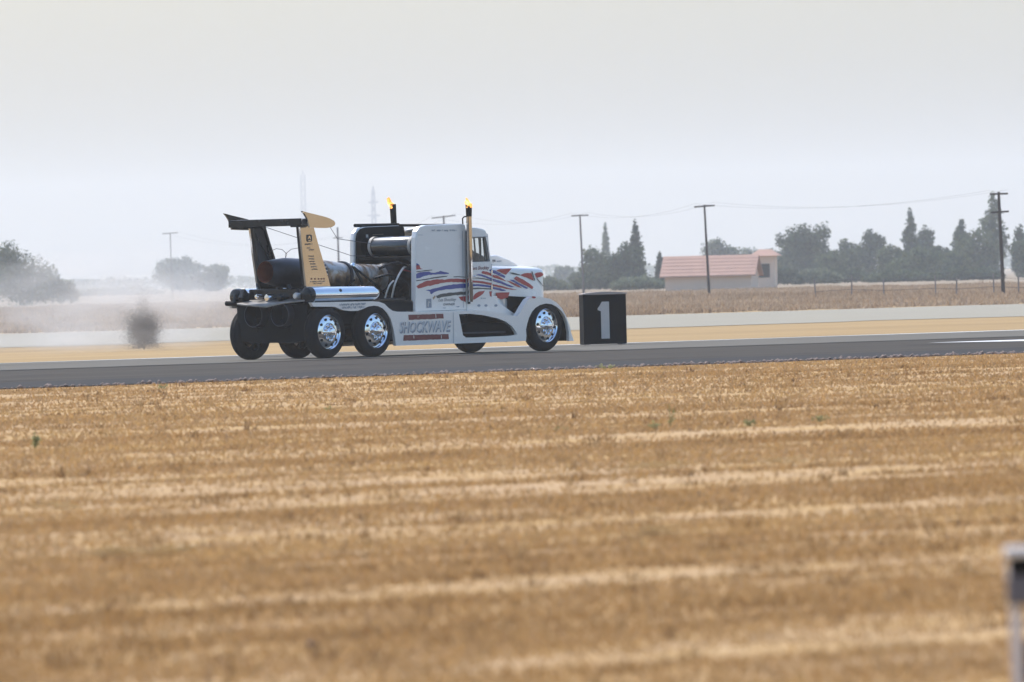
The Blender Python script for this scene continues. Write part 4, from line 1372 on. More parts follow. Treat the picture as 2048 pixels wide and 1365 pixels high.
# prints on the right fin (they follow the lean)
def fin_print(name, pts, mat):
    o_ = flat(name, pts, -FY, mat, fR, proud=0.006)
    return lean(o_, -1)
em_ = fin_print('emblem', [(611.5, 472), (612.5, 470), (620.5, 469.5), (622.5, 471.5), (623, 481), (621.5, 483.5), (614, 484.5), (612.2, 482.5)], 'dark_print')
def fin_print2(name, pts, mat, par):
    o_ = flat(name, pts, -FY, mat, par, proud=0.010)
    return lean(o_, -1)
fin_print2('emblem_mark', [(616.3, 472), (618.3, 472), (621, 479), (619.2, 479), (618.6, 477), (616, 477.2), (615.4, 479), (613.6, 479.2)], 'polished_plate', em_)
fin_print2('emblem_mark', [(614.5, 481), (621, 480.6), (619, 482.6), (616.5, 482.8)], 'polished_plate', em_)
def fin_scr(u0, v0, u1, v1, mat, rows=1, fill=0.9):
    lean(scribble('fin_print', u0, v0, u1, v1, -FY - 0.002, mat, fR, rows, fill), -1)
fin_scr(608.5, 487, 626, 491.5, 'dark_print')
fin_scr(613, 495, 620, 498.5, 'plate_print')
fin_scr(617, 498.5, 628, 502.5, 'plate_print')
for i in range(6):
    fin_scr(615.5 + i * 1.5, 511.5 + i * 5.2, 627 + i * 1.6, 515.5 + i * 5.2, 'plate_print', 1, 0.95)
for u in (623, 630, 637, 643, 648):
    fin_print('fin_mark', [(u - 1.2, 557.0), (u + 1.2, 556.7), (u + 1.4, 559.6), (u - 1.0, 560)], 'plate_red_print')
fin_scr(620, 562.5, 651, 566, 'plate_print')
fin_scr(627, 566.2, 645, 569.5, 'plate_print')
# wing stays: thin wires
wr = MB()
wr.tube([(xs0 + 0.3, 0.60, zc_w - 0.06), (2.3, 0.25, 2.02), (FX0 + 0.6, 0.1, tzc - 0.2)], 0.006, 5)
wr.tube([(xs0 + 0.55, -0.90, zc_w - 0.05), (0.9, -0.6, 2.36), (FX0 + 0.1, -0.55, tzc - 0.05)], 0.006, 5)
wr.build('stay_wire', 'dark_print', truck)
lp = MB()
cx = AX0 + adir * 0.62 + Vector((0, 0, 0.30))
for sg in (-1, 1):
    lp.tube([cx, cx + Vector((0.02, sg * -0.02, 0.08)), cx + Vector((0.04, sg * 0.12, 0.17)), cx + Vector((0.05, sg * 0.28, 0.19)), cx + Vector((0.05, sg * 0.42, 0.15)), cx + Vector((0.05, sg * 0.56, 0.02))], 0.006, 5)
lp.build('fuel_line', 'dark_print', truck)

# ------------------------------------------------------------------ runway distance sign
gs = hit_z(1207, 691)
sg = empty('distance_sign', (gs.x, gs.y, 0.0), math.radians(12))
tag(sg, 'black box sign with a white numeral one standing at the far runway edge', 'sign')
sb_ = MB().box(-0.475, 0.475, -0.22, 0.22, 0.03, 1.10)
sb_.build('box', 'sign_black', sg, bevel=0.012)
lid = MB()
nx = 12
vs = []
for j in (-0.235, 0.235):
    for i in range(nx + 1):
        f = i / nx * 2 - 1
        vs += [(f * 0.49, j, 1.102), (f * 0.49, j, 1.125 + 0.035 * (1 - f * f))]
k = 2 * (nx + 1)
fs = []
for i in range(nx):
    a = 2 * i
    fs += [(a, a + 2, a + 3, a + 1), (k + a, k + a + 1, k + a + 3, k + a + 2), (a + 1, a + 3, k + a + 3, k + a + 1), (a, k + a, k + a + 2, a + 2)]
fs += [(0, 1, k + 1, k), (2 * nx, k + 2 * nx, k + 2 * nx + 1, 2 * nx + 1)]
lid.add(vs, fs).build('lid', 'sign_edge', sg)
one = [(-0.07, 0.145), (0.115, 0.145), (0.115, 0.945), (-0.045, 0.945), (-0.095, 0.86), (-0.14, 0.80), (-0.14, 0.765), (-0.07, 0.74)]
MB().prism([(x - 0.02, z) for x, z in one], -0.226, -0.2215).build('numeral', 'sign_white', sg)
for x in (-0.40, 0.40):
    MB().box(x - 0.04, x + 0.04, -0.24, 0.24, 0.0, 0.03).build('foot', 'sign_edge', sg)

# ------------------------------------------------------------------ utility poles and wires
def pole(u, v, depth, arms, label, lean=0.012, rad=0.11, mat='wood_pole'):
    g = ground(u, depth)
    h = top_height(u, v, depth)
    e = empty('utility_pole', g)
    tag(e, label, 'pole', 'utility poles in a line across the far field')
    def P(z): return (-lean * z, 0, z)
    k = 8
    MB().tube([P(h * i / k) for i in range(k + 1)], rad, 10, radii=[rad * (1 - 0.35 * i / k) for i in range(k + 1)]).build('shaft', mat, e, smooth=True)
    tops = []
    for (dz, half, sk) in arms:
        z = h - dz
        x0 = P(z)[0]
        MB().add([(x0 + sx * half, -0.14 + sy * 0.045, z + sz * 0.045 + sx * half * sk) for sx in (-1, 1) for sy in (-1, 1) for sz in (-1, 1)],
                 [(0, 1, 3, 2), (4, 6, 7, 5), (0, 4, 5, 1), (2, 3, 7, 6), (0, 2, 6, 4), (1, 5, 7, 3)]).build('crossarm', mat, e)
        for sx in (-0.95, 0.95, -0.5):
            b_ = MB().lathe([(0, 0.03), (0.03, 0.055), (0.09, 0.05), (0.13, 0.03)], 8, (x0 + sx * half, -0.14, z + 0.06 + sx * half * sk), (0, 0, 1))
            b_.build('insulator', 'grey_post', e)
            tops.append(Vector((g.x + x0 + sx * half, depth - 0.14, z + 0.19 + sx * half * sk)))
    return tops


PD = [(2007, 384, 500, [(0.1, 0.45, 0.0), (1.0, 0.45, 0.05)], 'tallest wooden utility pole with two crossarms in front of the dense trees', 0.022, 0.105),
      (1419, 410, 590, [(0.08, 0.6, 0.05)], 'wooden utility pole standing in front of the red-roofed house', 0.030, 0.085),
      (1168, 430, 680, [(0.05, 0.58, 0.02)], 'wooden utility pole rising behind the box sign with the numeral', 0.024, 0.085, 'hazed_pole'),
      (893, 432, 800, [(0.08, 0.95, 0.1)], 'hazy utility pole half hidden behind the white sleeper roof', 0.01, 0.10, 'hazed_pole'),
      (680, 455, 950, [(1.0, 0.45, 0.0)], 'hazy utility pole seen between the tail wing and the sleeper', 0.01, 0.12, 'hazed_pole'),
      (345, 466, 1150, [(0.05, 0.9, 0.05)], 'faint utility pole over the open field, left of the truck', 0.01, 0.07, 'hazed_pole')]
tops = [pole(*p) for p in PD]
for i in range(len(tops) - 1):
    b_ = MB()
    for j in (0, 1):
        a, c = tops[i][j], tops[i + 1][j]
        L = (c - a).length
        path = []
        for q in range(25):
            f = q / 24
            p = a.lerp(c, f); p.z -= L * 0.006 * 4 * f * (1 - f)
            path.append(p)
        b_.tube(path, 0.005, 4)
    names = ['from the tallest pole to the pole by the house', 'from the pole by the house to the pole behind the sign', 'from the pole behind the sign to the sleeper', 'passing behind the truck cab', 'running off behind the tail wing']
    o = b_.build('power_line', 'wire')
    tag(o, 'thin sagging wires ' + names[i], 'wire', 'power lines strung between the poles')

# masts far away in the haze
def mast(u, v, depth, w, label, kind):
    g = ground(u, depth)
    h = top_height(u, v, depth)
    e = empty('mast', g)
    tag(e, label, 'mast')
    b_ = MB()
    c4 = [(-1, -1), (1, -1), (1, 1), (-1, 1)]
    def half(f): return w / 2 * (1 - (0.75 if kind == 'taper' else 0.0) * f)
    nseg = 12
    for sx, sy in c4:
        b_.tube([(sx * half(i / nseg), sy * half(i / nseg), h * i / nseg) for i in range(nseg + 1)], w * 0.11, 5)
    b_.build('leg', 'tower_steel', e)
    lt = MB()
    for i in range(nseg):
        for q in range(4):
            a, c = c4[q], c4[(q + 1) % 4]
            z0, z1 = h * i / nseg, h * (i + 1) / nseg
            lt.tube([(a[0] * half(i / nseg), a[1] * half(i / nseg), z0), (c[0] * half((i + 1) / nseg), c[1] * half((i + 1) / nseg), z1)], w * 0.07, 4)
            lt.tube([(c[0] * half(i / nseg), c[1] * half(i / nseg), z0), (a[0] * half((i + 1) / nseg), a[1] * half((i + 1) / nseg), z1)], w * 0.07, 4)
    lt.build('lattice', 'tower_steel', e)
    if kind == 'taper':
        for f, aw in ((0.72, 1.7), (0.86, 1.3)):
            MB().box(-w * aw * 0.5, w * aw * 0.5, -w * 0.12, w * 0.12, h * f, h * f + w * 0.22).build('crossarm', 'tower_steel', e)
    MB().tube([(0, 0, h), (0, 0, h * 1.04)], w * 0.12, 5).build('tip', 'tower_steel', e)


mast(611, 350, 6500, 2.6, 'tall plain lattice mast fading in the haze above the tail wing', 'plain')
mast(751, 380, 6300, 4.6, 'faint tapering lattice mast beside the flaming exhaust stack', 'taper')

# ------------------------------------------------------------------ trees
def leaf_cloud(lobes, n, size, squash=0.8):
    """small leaf-clump faces spread through ellipsoid lobes; returns verts, faces"""
    w = np.array([l_[3] * l_[4] * l_[5] for l_ in lobes]) ** 0.75
    w /= w.sum()
    idx = rng.choice(len(lobes), n, p=w)
    L = np.array(lobes)[idx]
    dr = rng.normal(size=(n, 3)); dr /= np.linalg.norm(dr, axis=1)[:, None]
    rad = rng.random(n) ** 0.45
    rad *= 1 + 0.09 * rng.normal(size=n) * (rad > 0.8)
    c = L[:, :3] + dr * rad[:, None] * L[:, 3:6]
    c[:, 2] = np.maximum(c[:, 2], 0.05)
    nrm = dr + rng.normal(scale=0.7, size=(n, 3)); nrm /= np.linalg.norm(nrm, axis=1)[:, None]
    a = np.cross(nrm, rng.normal(size=(n, 3))); a /= np.linalg.norm(a, axis=1)[:, None]
    b2 = np.cross(nrm, a)
    s = (size * (0.5 + rng.random(n)))[:, None]
    v = np.stack([c - a * s, c - b2 * s * 0.55, c + a * s, c + b2 * s * 0.55], 1).reshape(-1, 3)
    f = np.arange(4 * n).reshape(-1, 4)
    return v, f


def tree(name, kind, u, v, wpx, depth, mat, label, cat='tree', group='trees beyond the far field', n=1500, base_frac=0.0):
    g = ground(u, depth)
    h = top_height(u, v, depth)
    w = wpx * depth / FPX
    e = empty(name, g)
    tag(e, label, cat, group)
    lobes = []
    if kind == 'round':
        for i in range(11):
            a = random.uniform(0, 6.28); r = random.uniform(0.1, 0.33) * w
            z = h * random.uniform(0.16, 0.78)
            rr = random.uniform(0.16, 0.27)
            lobes.append((math.cos(a) * r, math.sin(a) * r * 0.8, z, w * rr, w * rr, h * random.uniform(0.14, 0.24)))
        lobes.append((0, 0, h * 0.42, w * 0.38, w * 0.33, h * 0.42))
        lobes.append((random.uniform(-0.15, 0.15) * w, 0, h * 0.84, w * 0.16, w * 0.16, h * 0.15))
        lobes.append((random.uniform(-0.25, 0.25) * w, 0, h * 0.78, w * 0.15, w * 0.15, h * 0.15))
    elif kind == 'block':
        for i in range(16):
            lobes.append((random.uniform(-0.36, 0.36) * w, random.uniform(-0.3, 0.3) * w, h * random.uniform(0.14, 0.82), w * random.uniform(0.13, 0.2), w * 0.17, h * random.uniform(0.12, 0.18)))
        lobes.append((0, 0, h * 0.45, w * 0.44, w * 0.35, h * 0.46))
    elif kind == 'cone':
        for i in range(12):
            f = i / 11
            z = h * (0.12 + 0.84 * f)
            rr = w * 0.5 * (1 - f) ** 0.75 + w * 0.06
            lobes.append((random.uniform(-0.12, 0.12) * rr, 0, z, rr, rr * 0.9, h * 0.06))
    elif kind == 'column':
        for i in range(10):
            f = i / 9
            z = h * (0.1 + 0.83 * f)
            rr = w * 0.5 * min(1, 0.55 + 1.2 * f) * (1 - 0.75 * max(0, f - 0.55) / 0.45)
            lobes.append((random.uniform(-0.25, 0.25) * rr, 0, z, rr, rr, h * 0.075))
    elif kind == 'low':
        for i in range(12):
            f = i / 11 * 2 - 1
            hh = h * (1 - 0.45 * f * f) * random.uniform(0.75, 1.0)
            lobes.append((f * w * 0.43, random.uniform(-0.15, 0.15) * w, hh * 0.52, w * 0.13, w * 0.15, hh * 0.48))
    size = depth * 1.55 / 10100 * (1.0 if n > 1000 else 1.1)
    vv, ff = leaf_cloud(lobes, n, size)
    fast_mesh('crown', vv, ff, mat, e)
    # trunk with a few limbs
    tb = MB()
    tr = max(0.06, 0.018 * h)
    tb.tube([(0, 0, -0.05), (0.02 * h, 0, h * 0.3), (0, 0.01 * h, h * 0.72)], tr, 7, radii=[tr, tr * 0.75, tr * 0.3])
    if kind in ('round', 'block'):
        for i in range(4):
            a = random.uniform(0, 6.28)
            tb.tube([(0.01 * h, 0, h * (0.22 + 0.06 * i)), (math.cos(a) * w * 0.16, math.sin(a) * w * 0.14, h * (0.42 + 0.06 * i)), (math.cos(a) * w * 0.28, math.sin(a) * w * 0.22, h * (0.58 + 0.05 * i))], tr * 0.5, 6, radii=[tr * 0.5, tr * 0.35, tr * 0.12])
    tb.build('trunk', 'bark', e, smooth=True)
    return e


K = 1.15     # distance scale of the tree belt
T = [
    # name, kind, u, v, width, depth, material, label
    ('broad_tree', 'round', 1190, 490, 80, 1050, 'leaf_mid', 'rounded tree just behind the pole that rises over the box sign'),
    ('conifer', 'cone', 1213, 444, 26, 1500, 'leaf_pale', 'slim pale conifer between the rounded tree and the broad dark tree'),
    ('broad_tree', 'round', 1250, 482, 110, 1000, 'leaf_dark', 'broad dark tree with a conifer tip standing out of it'),
    ('conifer', 'cone', 1273, 440, 46, 1020, 'leaf_conifer', 'pointed dark conifer rising above the broad tree left of the house'),
    ('conifer', 'cone', 1321, 502, 28, 1000, 'leaf_conifer', 'small dark conifer touching the left gable of the house'),
    ('shrub', 'low', 1278, 546, 110, 900, 'leaf_pale', 'low pale green shrubs in front of the broad dark tree'),
    ('broad_tree', 'round', 1128, 532, 60, 1900, 'leaf_mid', 'small bluish tree faint in the haze just right of the truck nose'),
    ('broad_tree', 'round', 1160, 545, 60, 1200, 'leaf_mid', 'low bushy tree left of the pole behind the box sign'),
    ('broad_tree', 'round', 1436, 474, 104, 1500, 'leaf_mid', 'rounded tree showing above the middle of the red roof'),
    ('broad_tree', 'low', 1500, 489, 90, 1600, 'leaf_mid', 'spreading tree showing above the far end of the red roof'),
    ('broad_tree', 'low', 1545, 487, 60, 1650, 'leaf_mid', 'low tree behind the small tower'),
    ('broad_tree', 'block', 1608, 439, 116, 1150, 'leaf_dark', 'big dense dark tree with a flat top, right beside the small tower'),
    ('shrub', 'low', 1560, 531, 90, 1000, 'leaf_dark', 'dark shrub below the small tower'),
    ('shrub', 'low', 1632, 532, 100, 1000, 'leaf_pale', 'pale shrub under the big dense dark tree'),
    ('broad_tree', 'round', 1690, 478, 90, 1150, 'leaf_mid', 'soft green tree next to the big dense dark tree'),
    ('broad_tree', 'round', 1742, 456, 80, 1200, 'leaf_dark', 'dark tree with a twin-tipped crown in the middle of the row'),
    ('broad_tree', 'round', 1785, 488, 80, 1100, 'leaf_mid', 'shorter green tree between the twin-tipped tree and the column'),
    ('columnar_tree', 'column', 1823, 417, 36, 1150, 'leaf_dark', 'tall narrow column-shaped tree'),
    ('broad_tree', 'round', 1850, 450, 52, 1200, 'leaf_dark', 'tree leaning against the tall narrow column-shaped tree'),
    ('broad_tree', 'round', 1838, 492, 120, 1050, 'leaf_mid', 'wide green tree at the foot of the column-shaped tree'),
    ('broad_tree', 'round', 1882, 490, 56, 1100, 'leaf_dark', 'small dark tree right of the column-shaped tree'),
    ('columnar_tree', 'column', 1925, 438, 50, 1150, 'leaf_dark', 'slanting narrow tree two trees away from the tallest pole'),
    ('broad_tree', 'round', 1955, 455, 110, 1100, 'leaf_mid', 'wide tree between the slanting narrow tree and the tallest pole'),
    ('columnar_tree', 'column', 1990, 384, 62, 1150, 'leaf_mid', 'tallest loose-crowned tree directly behind the tallest pole'),
    ('broad_tree', 'round', 2040, 452, 50, 1150, 'leaf_dark', 'dark tree just right of the tallest pole'),
    ('broad_tree', 'round', 2060, 478, 80, 1100, 'leaf_mid', 'green tree cut by the edge beyond the tallest pole'),
    ('broad_tree', 'round', 40, 478, 170, 900, 'leaf_mid', 'large blurred tree alone at the far edge of the hazy field'),
    ('broad_tree', 'low', 105, 535, 100, 950, 'leaf_mid', 'low tree leaning out beside the large blurred tree'),
    ('broad_tree', 'round', 360, 512, 110, 2300, 'leaf_mid', 'pale bluish tree faint behind the faintest pole'),
    ('broad_tree', 'round', 425, 528, 90, 2300, 'leaf_mid', 'pale bluish tree nearest to the tail of the truck'),
    ('shrub', 'low', 235, 572, 170, 1900, 'leaf_pale', 'line of faint low bushes between the blurred tree and the bluish trees'),
    ('broad_tree', 'block', 1584, 446, 70, 1190, 'leaf_dark', 'dark tree filling the near side of the big dense tree, against the small tower'),
    ('broad_tree', 'block', 1632, 462, 72, 1180, 'leaf_dark', 'dark tree filling the far side of the big dense tree'),
    ('broad_tree', 'round', 1662, 500, 80, 1100, 'leaf_mid', 'low green tree between the big dense tree and the soft green tree'),
    ('broad_tree', 'round', 1905, 500, 80, 1080, 'leaf_mid', 'low green tree filling the gap before the slanting narrow tree'),
    ('shrub', 'low', 1095, 552, 100, 1000, 'leaf_pale', 'pale hazy shrubs between the truck nose and the box sign'),
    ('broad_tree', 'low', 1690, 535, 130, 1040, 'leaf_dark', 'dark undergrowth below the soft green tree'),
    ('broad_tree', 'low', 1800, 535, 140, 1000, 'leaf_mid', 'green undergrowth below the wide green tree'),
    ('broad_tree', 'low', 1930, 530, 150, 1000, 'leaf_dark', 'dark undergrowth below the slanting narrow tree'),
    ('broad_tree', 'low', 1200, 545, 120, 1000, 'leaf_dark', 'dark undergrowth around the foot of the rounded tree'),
]
for nm, kd, u, v, w, dpt, mt_, lab in T:
    tree(nm, kd, u, v, w, dpt * K, mt_, lab, 'shrub' if nm == 'shrub' else 'tree', 'shrubs beyond the far field' if nm == 'shrub' else 'trees beyond the far field', n=int(1600 + w * 30))
# dark round bush beyond the runway, standing in for a heat-smeared shape
bg_ = ground(288, 243)
bush = empty('stand_in_bush', bg_)
tag(bush, 'dark round bush alone in the grass behind the runway, standing in for a heat-smeared shape', 'bush')
gn = 60000
dr = rng.normal(size=(gn, 3)); dr /= np.linalg.norm(dr, axis=1)[:, None]
rr_ = np.abs(rng.normal(0, 0.62, gn)) ** 0.8
cc_ = dr * rr_[:, None] * np.array([0.48, 0.42, 0.60]) * (0.75 + 0.5 * vnoise(dr[:, 0] * 2.2 + 7, dr[:, 2] * 2.2 + 3))[:, None] + np.array([0, 0, 0.50])
cc_ = cc_[cc_[:, 2] > 0.02]
gn = len(cc_)
a_ = rng.normal(size=(gn, 3)); a_ /= np.linalg.norm(a_, axis=1)[:, None]
b_2 = np.cross(a_, rng.normal(size=(gn, 3))); b_2 /= np.linalg.norm(b_2, axis=1)[:, None]
sz_ = (0.006 + 0.006 * rng.random(gn))[:, None]
vv = np.stack([cc_ - a_ * sz_, cc_ - b_2 * sz_ * 0.6, cc_ + a_ * sz_, cc_ + b_2 * sz_ * 0.6], 1).reshape(-1, 3)
fast_mesh('crown', vv, np.arange(4 * gn).reshape(-1, 4), 'leaf_grey', bush)
bs = MB()
for i in range(5):
    a = i * 1.26
    bs.tube([(0, 0, 0), (math.cos(a) * 0.12, math.sin(a) * 0.12, 0.3), (math.cos(a) * 0.2, math.sin(a) * 0.2, 0.5)], 0.004, 5)
bs.build('stem', 'bark', bush)

# low far-off wood along the horizon, one mass
NL = 9000
d = 4300 + rng.random(NL) * 600
x = (rng.random(NL) * 2 - 1) * 300
hh = 2.5 + 4.0 * vnoise(x / 14, d * 0 + 5) + 2.0 * vnoise(x / 4, d * 0 + 8)
z = hh * rng.random(NL) ** 0.7
sz = 0.5 + 0.5 * rng.random(NL)
a = rng.random(NL) * 6.28
vv = np.stack([np.stack([x - sz, d, z], -1), np.stack([x, d + sz * np.sin(a), z - sz * 0.6], -1), np.stack([x + sz, d, z + 0.1], -1), np.stack([x, d - sz * np.sin(a), z + sz * 0.6], -1)], 1).reshape(-1, 3)
stuff(fast_mesh('treeline', vv, np.arange(4 * NL).reshape(-1, 4), 'leaf_mid'), 'low hazy wood along the horizon')

# ------------------------------------------------------------------ house and tower
HD = 850.0
hg = ground(1424, HD)
he = empty('farm_house', hg, math.radians(-9.0))
tag(he, 'long low house with pale walls and a red tiled roof among the trees', 'house')
hl = 172 * HD / FPX / 2 / math.cos(math.radians(9))
hw = 2.2
eave = top_height(1424, 546, HD); ridge = top_height(1424, 514, HD)
MB().box(-hl, hl, -hw, hw, 0, eave).build('wall', 'wall_plaster', he)
for sx in (-1, 1):
    MB().add([(sx * hl, -hw, eave), (sx * hl, hw, eave), (sx * hl, 0, ridge), (sx * (hl - 0.2), -hw, eave), (sx * (hl - 0.2), hw, eave), (sx * (hl - 0.2), 0, ridge)],
             [(0, 1, 2), (5, 4, 3), (0, 3, 4, 1), (1, 4, 5, 2), (2, 5, 3, 0)]).build('gable', 'wall_plaster', he)
rf = MB()
for sy in (-1, 1):
    for k in range(6):
        f0, f1 = k / 6, (k + 1) / 6
        ya, yb = sy * (hw + 0.4) * (1 - f0), sy * (hw + 0.4) * (1 - f1)
        za, zb = eave - 0.25 + (ridge - eave + 0.35) * f0, eave - 0.25 + (ridge - eave + 0.35) * f1
        rf.add([(x, y, z) for x in (-hl - 0.4, hl + 0.4) for y, z in ((ya, za + 0.04), (yb, zb + 0.015), (ya, za - 0.08), (yb, zb - 0.12))],
               [(0, 4, 5, 1), (2, 3, 7, 6), (0, 2, 6, 4), (0, 1, 3, 2), (4, 6, 7, 5)])
roof = rf.build('roof', 'roof_tile', he)
MB().box(-hl - 0.05, -hl + 0.1, -0.5, 0.5, 0, 2.1).build('door', 'wood_pole', he)
TD = 890.0
tg = ground(1532, TD)
te = empty('tower_house', tg, math.radians(-9.0))
tag(te, 'small square tower with a red roof beside the long low house', 'house')
thw = 21 * TD / FPX
th_ = top_height(1532, 510, TD); tr_h = top_height(1532, 499, TD)
MB().box(-thw, thw, -thw, thw, 0, th_).build('wall', 'wall_plaster', te)
MB().add([(-thw - 0.4, -thw - 0.4, th_ - 0.1), (thw + 0.4, -thw - 0.4, th_ - 0.1), (thw + 0.4, thw + 0.4, th_ - 0.1), (-thw - 0.4, thw + 0.4, th_ - 0.1), (-thw * 0.6, 0, tr_h), (thw * 0.6, 0, tr_h)],
         [(0, 1, 5, 4), (1, 2, 5), (2, 3, 4, 5), (3, 0, 4), (3, 2, 1, 0)]).build('roof', 'roof_tile', te)
MB().box(-0.5, 0.5, -thw - 0.05, -thw + 0.1, th_ - 2.0, th_ - 0.8).build('window', 'dark_glass', te)

# wire fence in the weeds
fe = empty('wire_fence', ground(1870, 470))
tag(fe, 'old wire fence with dark posts standing in the dry weeds', 'fence')
fpts = []
for u in (1632, 1703, 1768, 1872, 1913, 1988, 2038, 2080):
    dpt = 500 - (u - 1560) * 0.03
    g = ground(u, dpt) - fe.location
    hh = 1.0 + 0.25 * random.random()
    fpts.append((g, hh))
    MB().tube([(g.x, g.y, 0), (g.x + random.uniform(-0.06, 0.06), g.y, hh)], 0.035, 6).build('post', 'hazed_pole', fe)
wb = MB()
for zf in (0.45, 0.85):
    wb.tube([(g.x, g.y, hh * zf) for g, hh in fpts], 0.012, 4)
wb.build('wire', 'wire', fe)

# ------------------------------------------------------------------ weeds, straw and clods in the near field
def weed(u, v, hgt, spread, n, label, mat='leaf_weed', tall=False):
    hgt *= 0.75; spread *= 0.8; n = int(n * 0.6)
    p = hit_z(u, v, 0.06)
    e = empty('green_weed', (p.x, p.y, float(field_h(p.x, p.y))))
    tag(e, label, 'weed', 'green weeds in the mown field')
    st_ = MB(); lv = MB()
    for i in range(5 if not tall else 2):
        a = random.uniform(0, 6.28); r = spread * random.uniform(0.2, 1)
        tp = Vector((math.cos(a) * r, math.sin(a) * r * 0.6, hgt * random.uniform(0.6, 1)))
        st_.tube([(0, 0, 0), tp * 0.5 + Vector((0, 0, 0.01)), tp], 0.004, 5)
        for q in range(n):
            f = random.uniform(0.25, 1.0)
            c = tp * f + Vector((random.gauss(0, 0.012), random.gauss(0, 0.012), random.gauss(0, 0.01)))
            L = random.uniform(0.015, 0.035)
            d1 = Vector((random.gauss(0, 1), random.gauss(0, 1), random.gauss(0.3, 0.6))).normalized() * L
            d2 = d1.orthogonal().normalized() * L * 0.35
            lv.add([c, c + d1 * 0.5 + d2, c + d1, c + d1 * 0.5 - d2], [(0, 1, 2, 3)])
    st_.build('stem', mat, e)
    lo_ = lv.build('leaves', mat, e)
    lo_['kind'] = 'stuff'


weed(70, 905, 0.20, 0.10, 26, 'clumped green weed, biggest in the near field, alone below the round bush')
weed(1341, 862, 0.30, 0.05, 16, 'tall thin weed stalk standing alone in the field below the box sign', tall=True)
weed(1218, 742, 0.12, 0.30, 30, 'green weed on the runway edge below the box sign')
weed(1500, 862, 0.09, 0.10, 16, 'low green sprig in the middle of a pale strip')
weed(1640, 850, 0.08, 0.15, 16, 'low green tuft between two sprigs')
weed(1310, 866, 0.07, 0.10, 14, 'small green sprig beside the tall thin stalk')
weed(660, 825, 0.08, 0.07, 14, 'tiny green sprig below the truck')
weed(1122, 868, 0.07, 0.09, 14, 'tiny green sprig below the front wheel')
weed(325, 782, 0.10, 0.12, 18, 'green tuft close to the near runway edge below the dark bush')

def straw(u, v, spread, n, label, mat='straw_pale'):
    p = hit_z(u, v, 0.06)
    e = empty('straw_clump', (p.x, p.y, float(field_h(p.x, p.y))))
    tag(e, label, 'straw', 'pale straw clumps in the mown field')
    b_ = MB()
    for i in range(n):
        a = random.uniform(-0.5, 0.5)
        c = Vector((random.gauss(0, spread), random.gauss(0, spread * 0.6), random.uniform(0.03, 0.07)))
        d1 = Vector((math.cos(a), math.sin(a), random.uniform(-0.25, 0.25))) * random.uniform(0.05, 0.11)
        b_.tube([c - d1, c + d1], 0.004, 4)
    o_ = b_.build('stalk', mat, e); o_['kind'] = 'stuff'


straw(1312, 948, 0.10, 26, 'pale straw clump below the tall thin stalk')
straw(1562, 937, 0.09, 20, 'pale straw clump right of the field centre')
straw(225, 1128, 0.05, 22, 'bleached straw lying on a brown strip in the lower field')
straw(340, 1126, 0.06, 24, 'bleached straw next to the darkest row of the lower field')
straw(1315, 1080, 0.03, 16, 'single bleached tuft low in the field')
straw(115, 1030, 0.05, 14, 'small bleached straw near the edge of the field')

def clod(u, v, r, label):
    p = hit_z(u, v, 0.04)
    bm = bmesh.new(); bmesh.ops.create_icosphere(bm, subdivisions=2, radius=r)
    for vv in bm.verts:
        vv.co *= random.uniform(0.75, 1.2); vv.co.z *= 0.7
    me = bpy.data.meshes.new('earth_clod'); bm.to_mesh(me); bm.free()
    me.materials.append(MATS['earth'])
    o = bpy.data.objects.new('earth_clod', me); COL.objects.link(o)
    o.location = (p.x, p.y, float(field_h(p.x, p.y)) + r * 0.5)
    tag(o, label, 'clod', 'clods of earth in the mown field')


clod(513, 1142, 0.022, 'small dark clod of earth in the lower field')
clod(625, 1318, 0.030, 'brown clod of earth at the bottom of the field')
clod(282, 948, 0.030, 'dark clod of earth in the upper field below the truck tail')

p = hit_z(703, 707, 0.0)
rl = empty('runway_light', (p.x, p.y, 0.0))
tag(rl, 'small white edge light beyond the runway, seen between the rear wheels', 'light')
MB().lathe([(0, 0.05), (0.02, 0.05), (0.025, 0.025), (0.06, 0.025)], 12, (0, 0, 0.01), (0, 0, 1)).build('base', 'grey_post', rl)
MB().lathe([(0.07, 0.03), (0.08, 0.055), (0.13, 0.06), (0.16, 0.035), (0.165, 0.005)], 14, (0, 0, 0), (0, 0, 1)).build('lens', 'post_cap', rl, smooth=True)
# ------------------------------------------------------------------ blurred post at the near edge
pd_ = 27.0
def AT(u, v, d_):
    r = ray(u, v); return CAM + r * (d_ / r.y)
pc = AT(2030, 1100, pd_)
pe = empty('fence_post', (pc.x, pd_, float(field_h(pc.x, pd_))))
tag(pe, 'blurred grey metal post with a white cap and dark clamp in the near field', 'post')
z0_ = pe.location.z
def Zp(v): return AT(2030, v, pd_).z - z0_
MB().tube([(0.006, 0, -0.03), (-0.004, 0, Zp(1150))], 0.0155, 16).build('tube', 'light_post', pe, smooth=True)
MB().box(-0.030, 0.075, -0.04, 0.04, Zp(1114), Zp(1094)).build('cap', 'post_cap', pe, bevel=0.008)
MB().box(-0.016, 0.065, -0.034, 0.034, Zp(1150), Zp(1115)).build('clamp', 'black_matte', pe, bevel=0.008)
MB().box(-0.024, -0.0165, -0.030, 0.030, Zp(1160), Zp(1130)).build('bolt_plate', 'light_post', pe)
MB().box(-0.024, 0.055, -0.032, 0.032, Zp(1210), Zp(1152)).build('bracket', 'dark_grey_post', pe, bevel=0.008)
MB().box(0.020, 0.090, -0.006, 0.006, 0.02, Zp(1285)).build('panel', 'black_matte', pe)

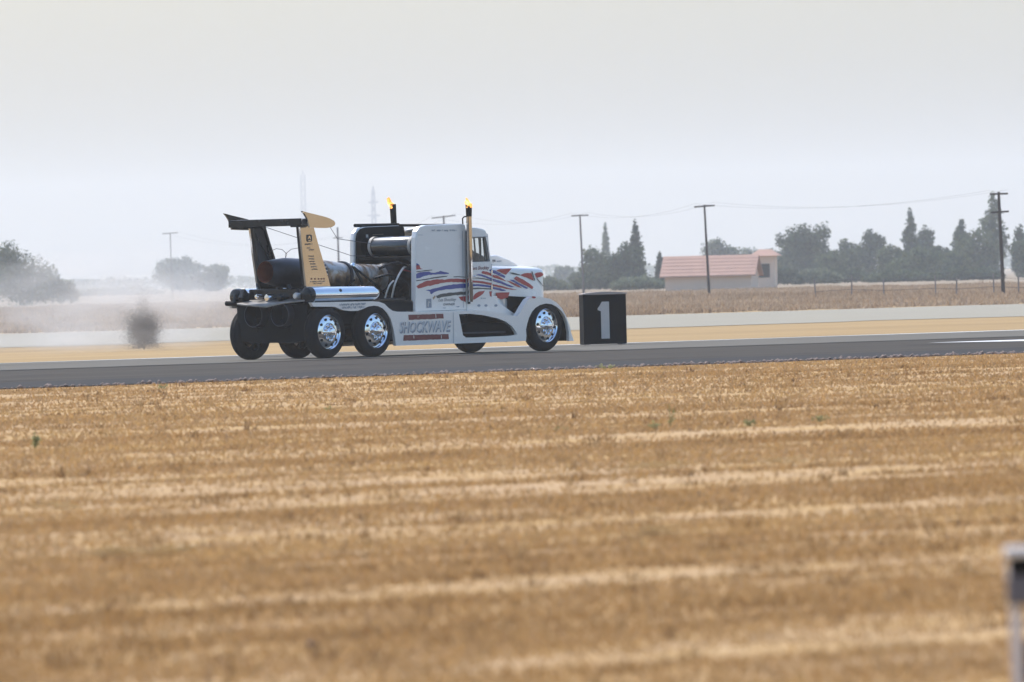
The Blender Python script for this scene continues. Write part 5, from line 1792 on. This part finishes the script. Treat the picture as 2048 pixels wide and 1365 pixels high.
# ------------------------------------------------------------------ added volumes standing in for exhaust heat haze
def heat_haze(name, loc, rad, dens, label, col=(0.92, 0.90, 0.88)):
    b_ = bmesh.new(); bmesh.ops.create_icosphere(b_, subdivisions=3, radius=1.0)
    me = bpy.data.meshes.new(name); b_.to_mesh(me); b_.free()
    o = bpy.data.objects.new(name, me); COL.objects.link(o)
    o.location = loc; o.scale = rad
    mt = bpy.data.materials.new('heat_haze_air'); mt.use_nodes = True
    n = mt.node_tree.nodes; l = mt.node_tree.links
    n.remove(n['Principled BSDF'])
    pv = n.new('ShaderNodeVolumePrincipled')
    pv.inputs['Color'].default_value = (*col, 1)
    tc = n.new('ShaderNodeTexCoord')
    ln = n.new('ShaderNodeVectorMath'); ln.operation = 'LENGTH'
    l.new(tc.outputs['Object'], ln.inputs[0])
    fall = n.new('ShaderNodeMapRange'); fall.inputs['From Min'].default_value = 1.0; fall.inputs['From Max'].default_value = 0.35
    l.new(ln.outputs['Value'], fall.inputs['Value'])
    nz = n.new('ShaderNodeTexNoise'); nz.inputs['Scale'].default_value = 3.2; nz.inputs['Detail'].default_value = 4
    l.new(tc.outputs['Object'], nz.inputs['Vector'])
    mr = n.new('ShaderNodeMapRange'); mr.inputs['From Min'].default_value = 0.40; mr.inputs['From Max'].default_value = 0.72
    l.new(nz.outputs['Fac'], mr.inputs['Value'])
    mu = n.new('ShaderNodeMath'); mu.operation = 'MULTIPLY'
    l.new(fall.outputs[0], mu.inputs[0]); l.new(mr.outputs[0], mu.inputs[1])
    m2 = n.new('ShaderNodeMath'); m2.operation = 'MULTIPLY'; m2.inputs[1].default_value = dens
    l.new(mu.outputs[0], m2.inputs[0])
    l.new(m2.outputs[0], pv.inputs['Density'])
    l.new(pv.outputs[0], n['Material Output'].inputs['Volume'])
    me.materials.append(mt)
    return stuff(o, label)


c1 = ground(215, 264)
heat_haze('heat_haze', (c1.x, c1.y, 1.0), (6.2, 45, 1.9), 0.042, 'thin pale volume standing in for heat haze over the grass behind the truck')
heat_haze('heat_haze', (bg_.x, bg_.y - 5.0, 0.9), (2.6, 4.0, 1.35), 0.17, 'thin brownish volume added to soften the round bush', (0.80, 0.74, 0.68))
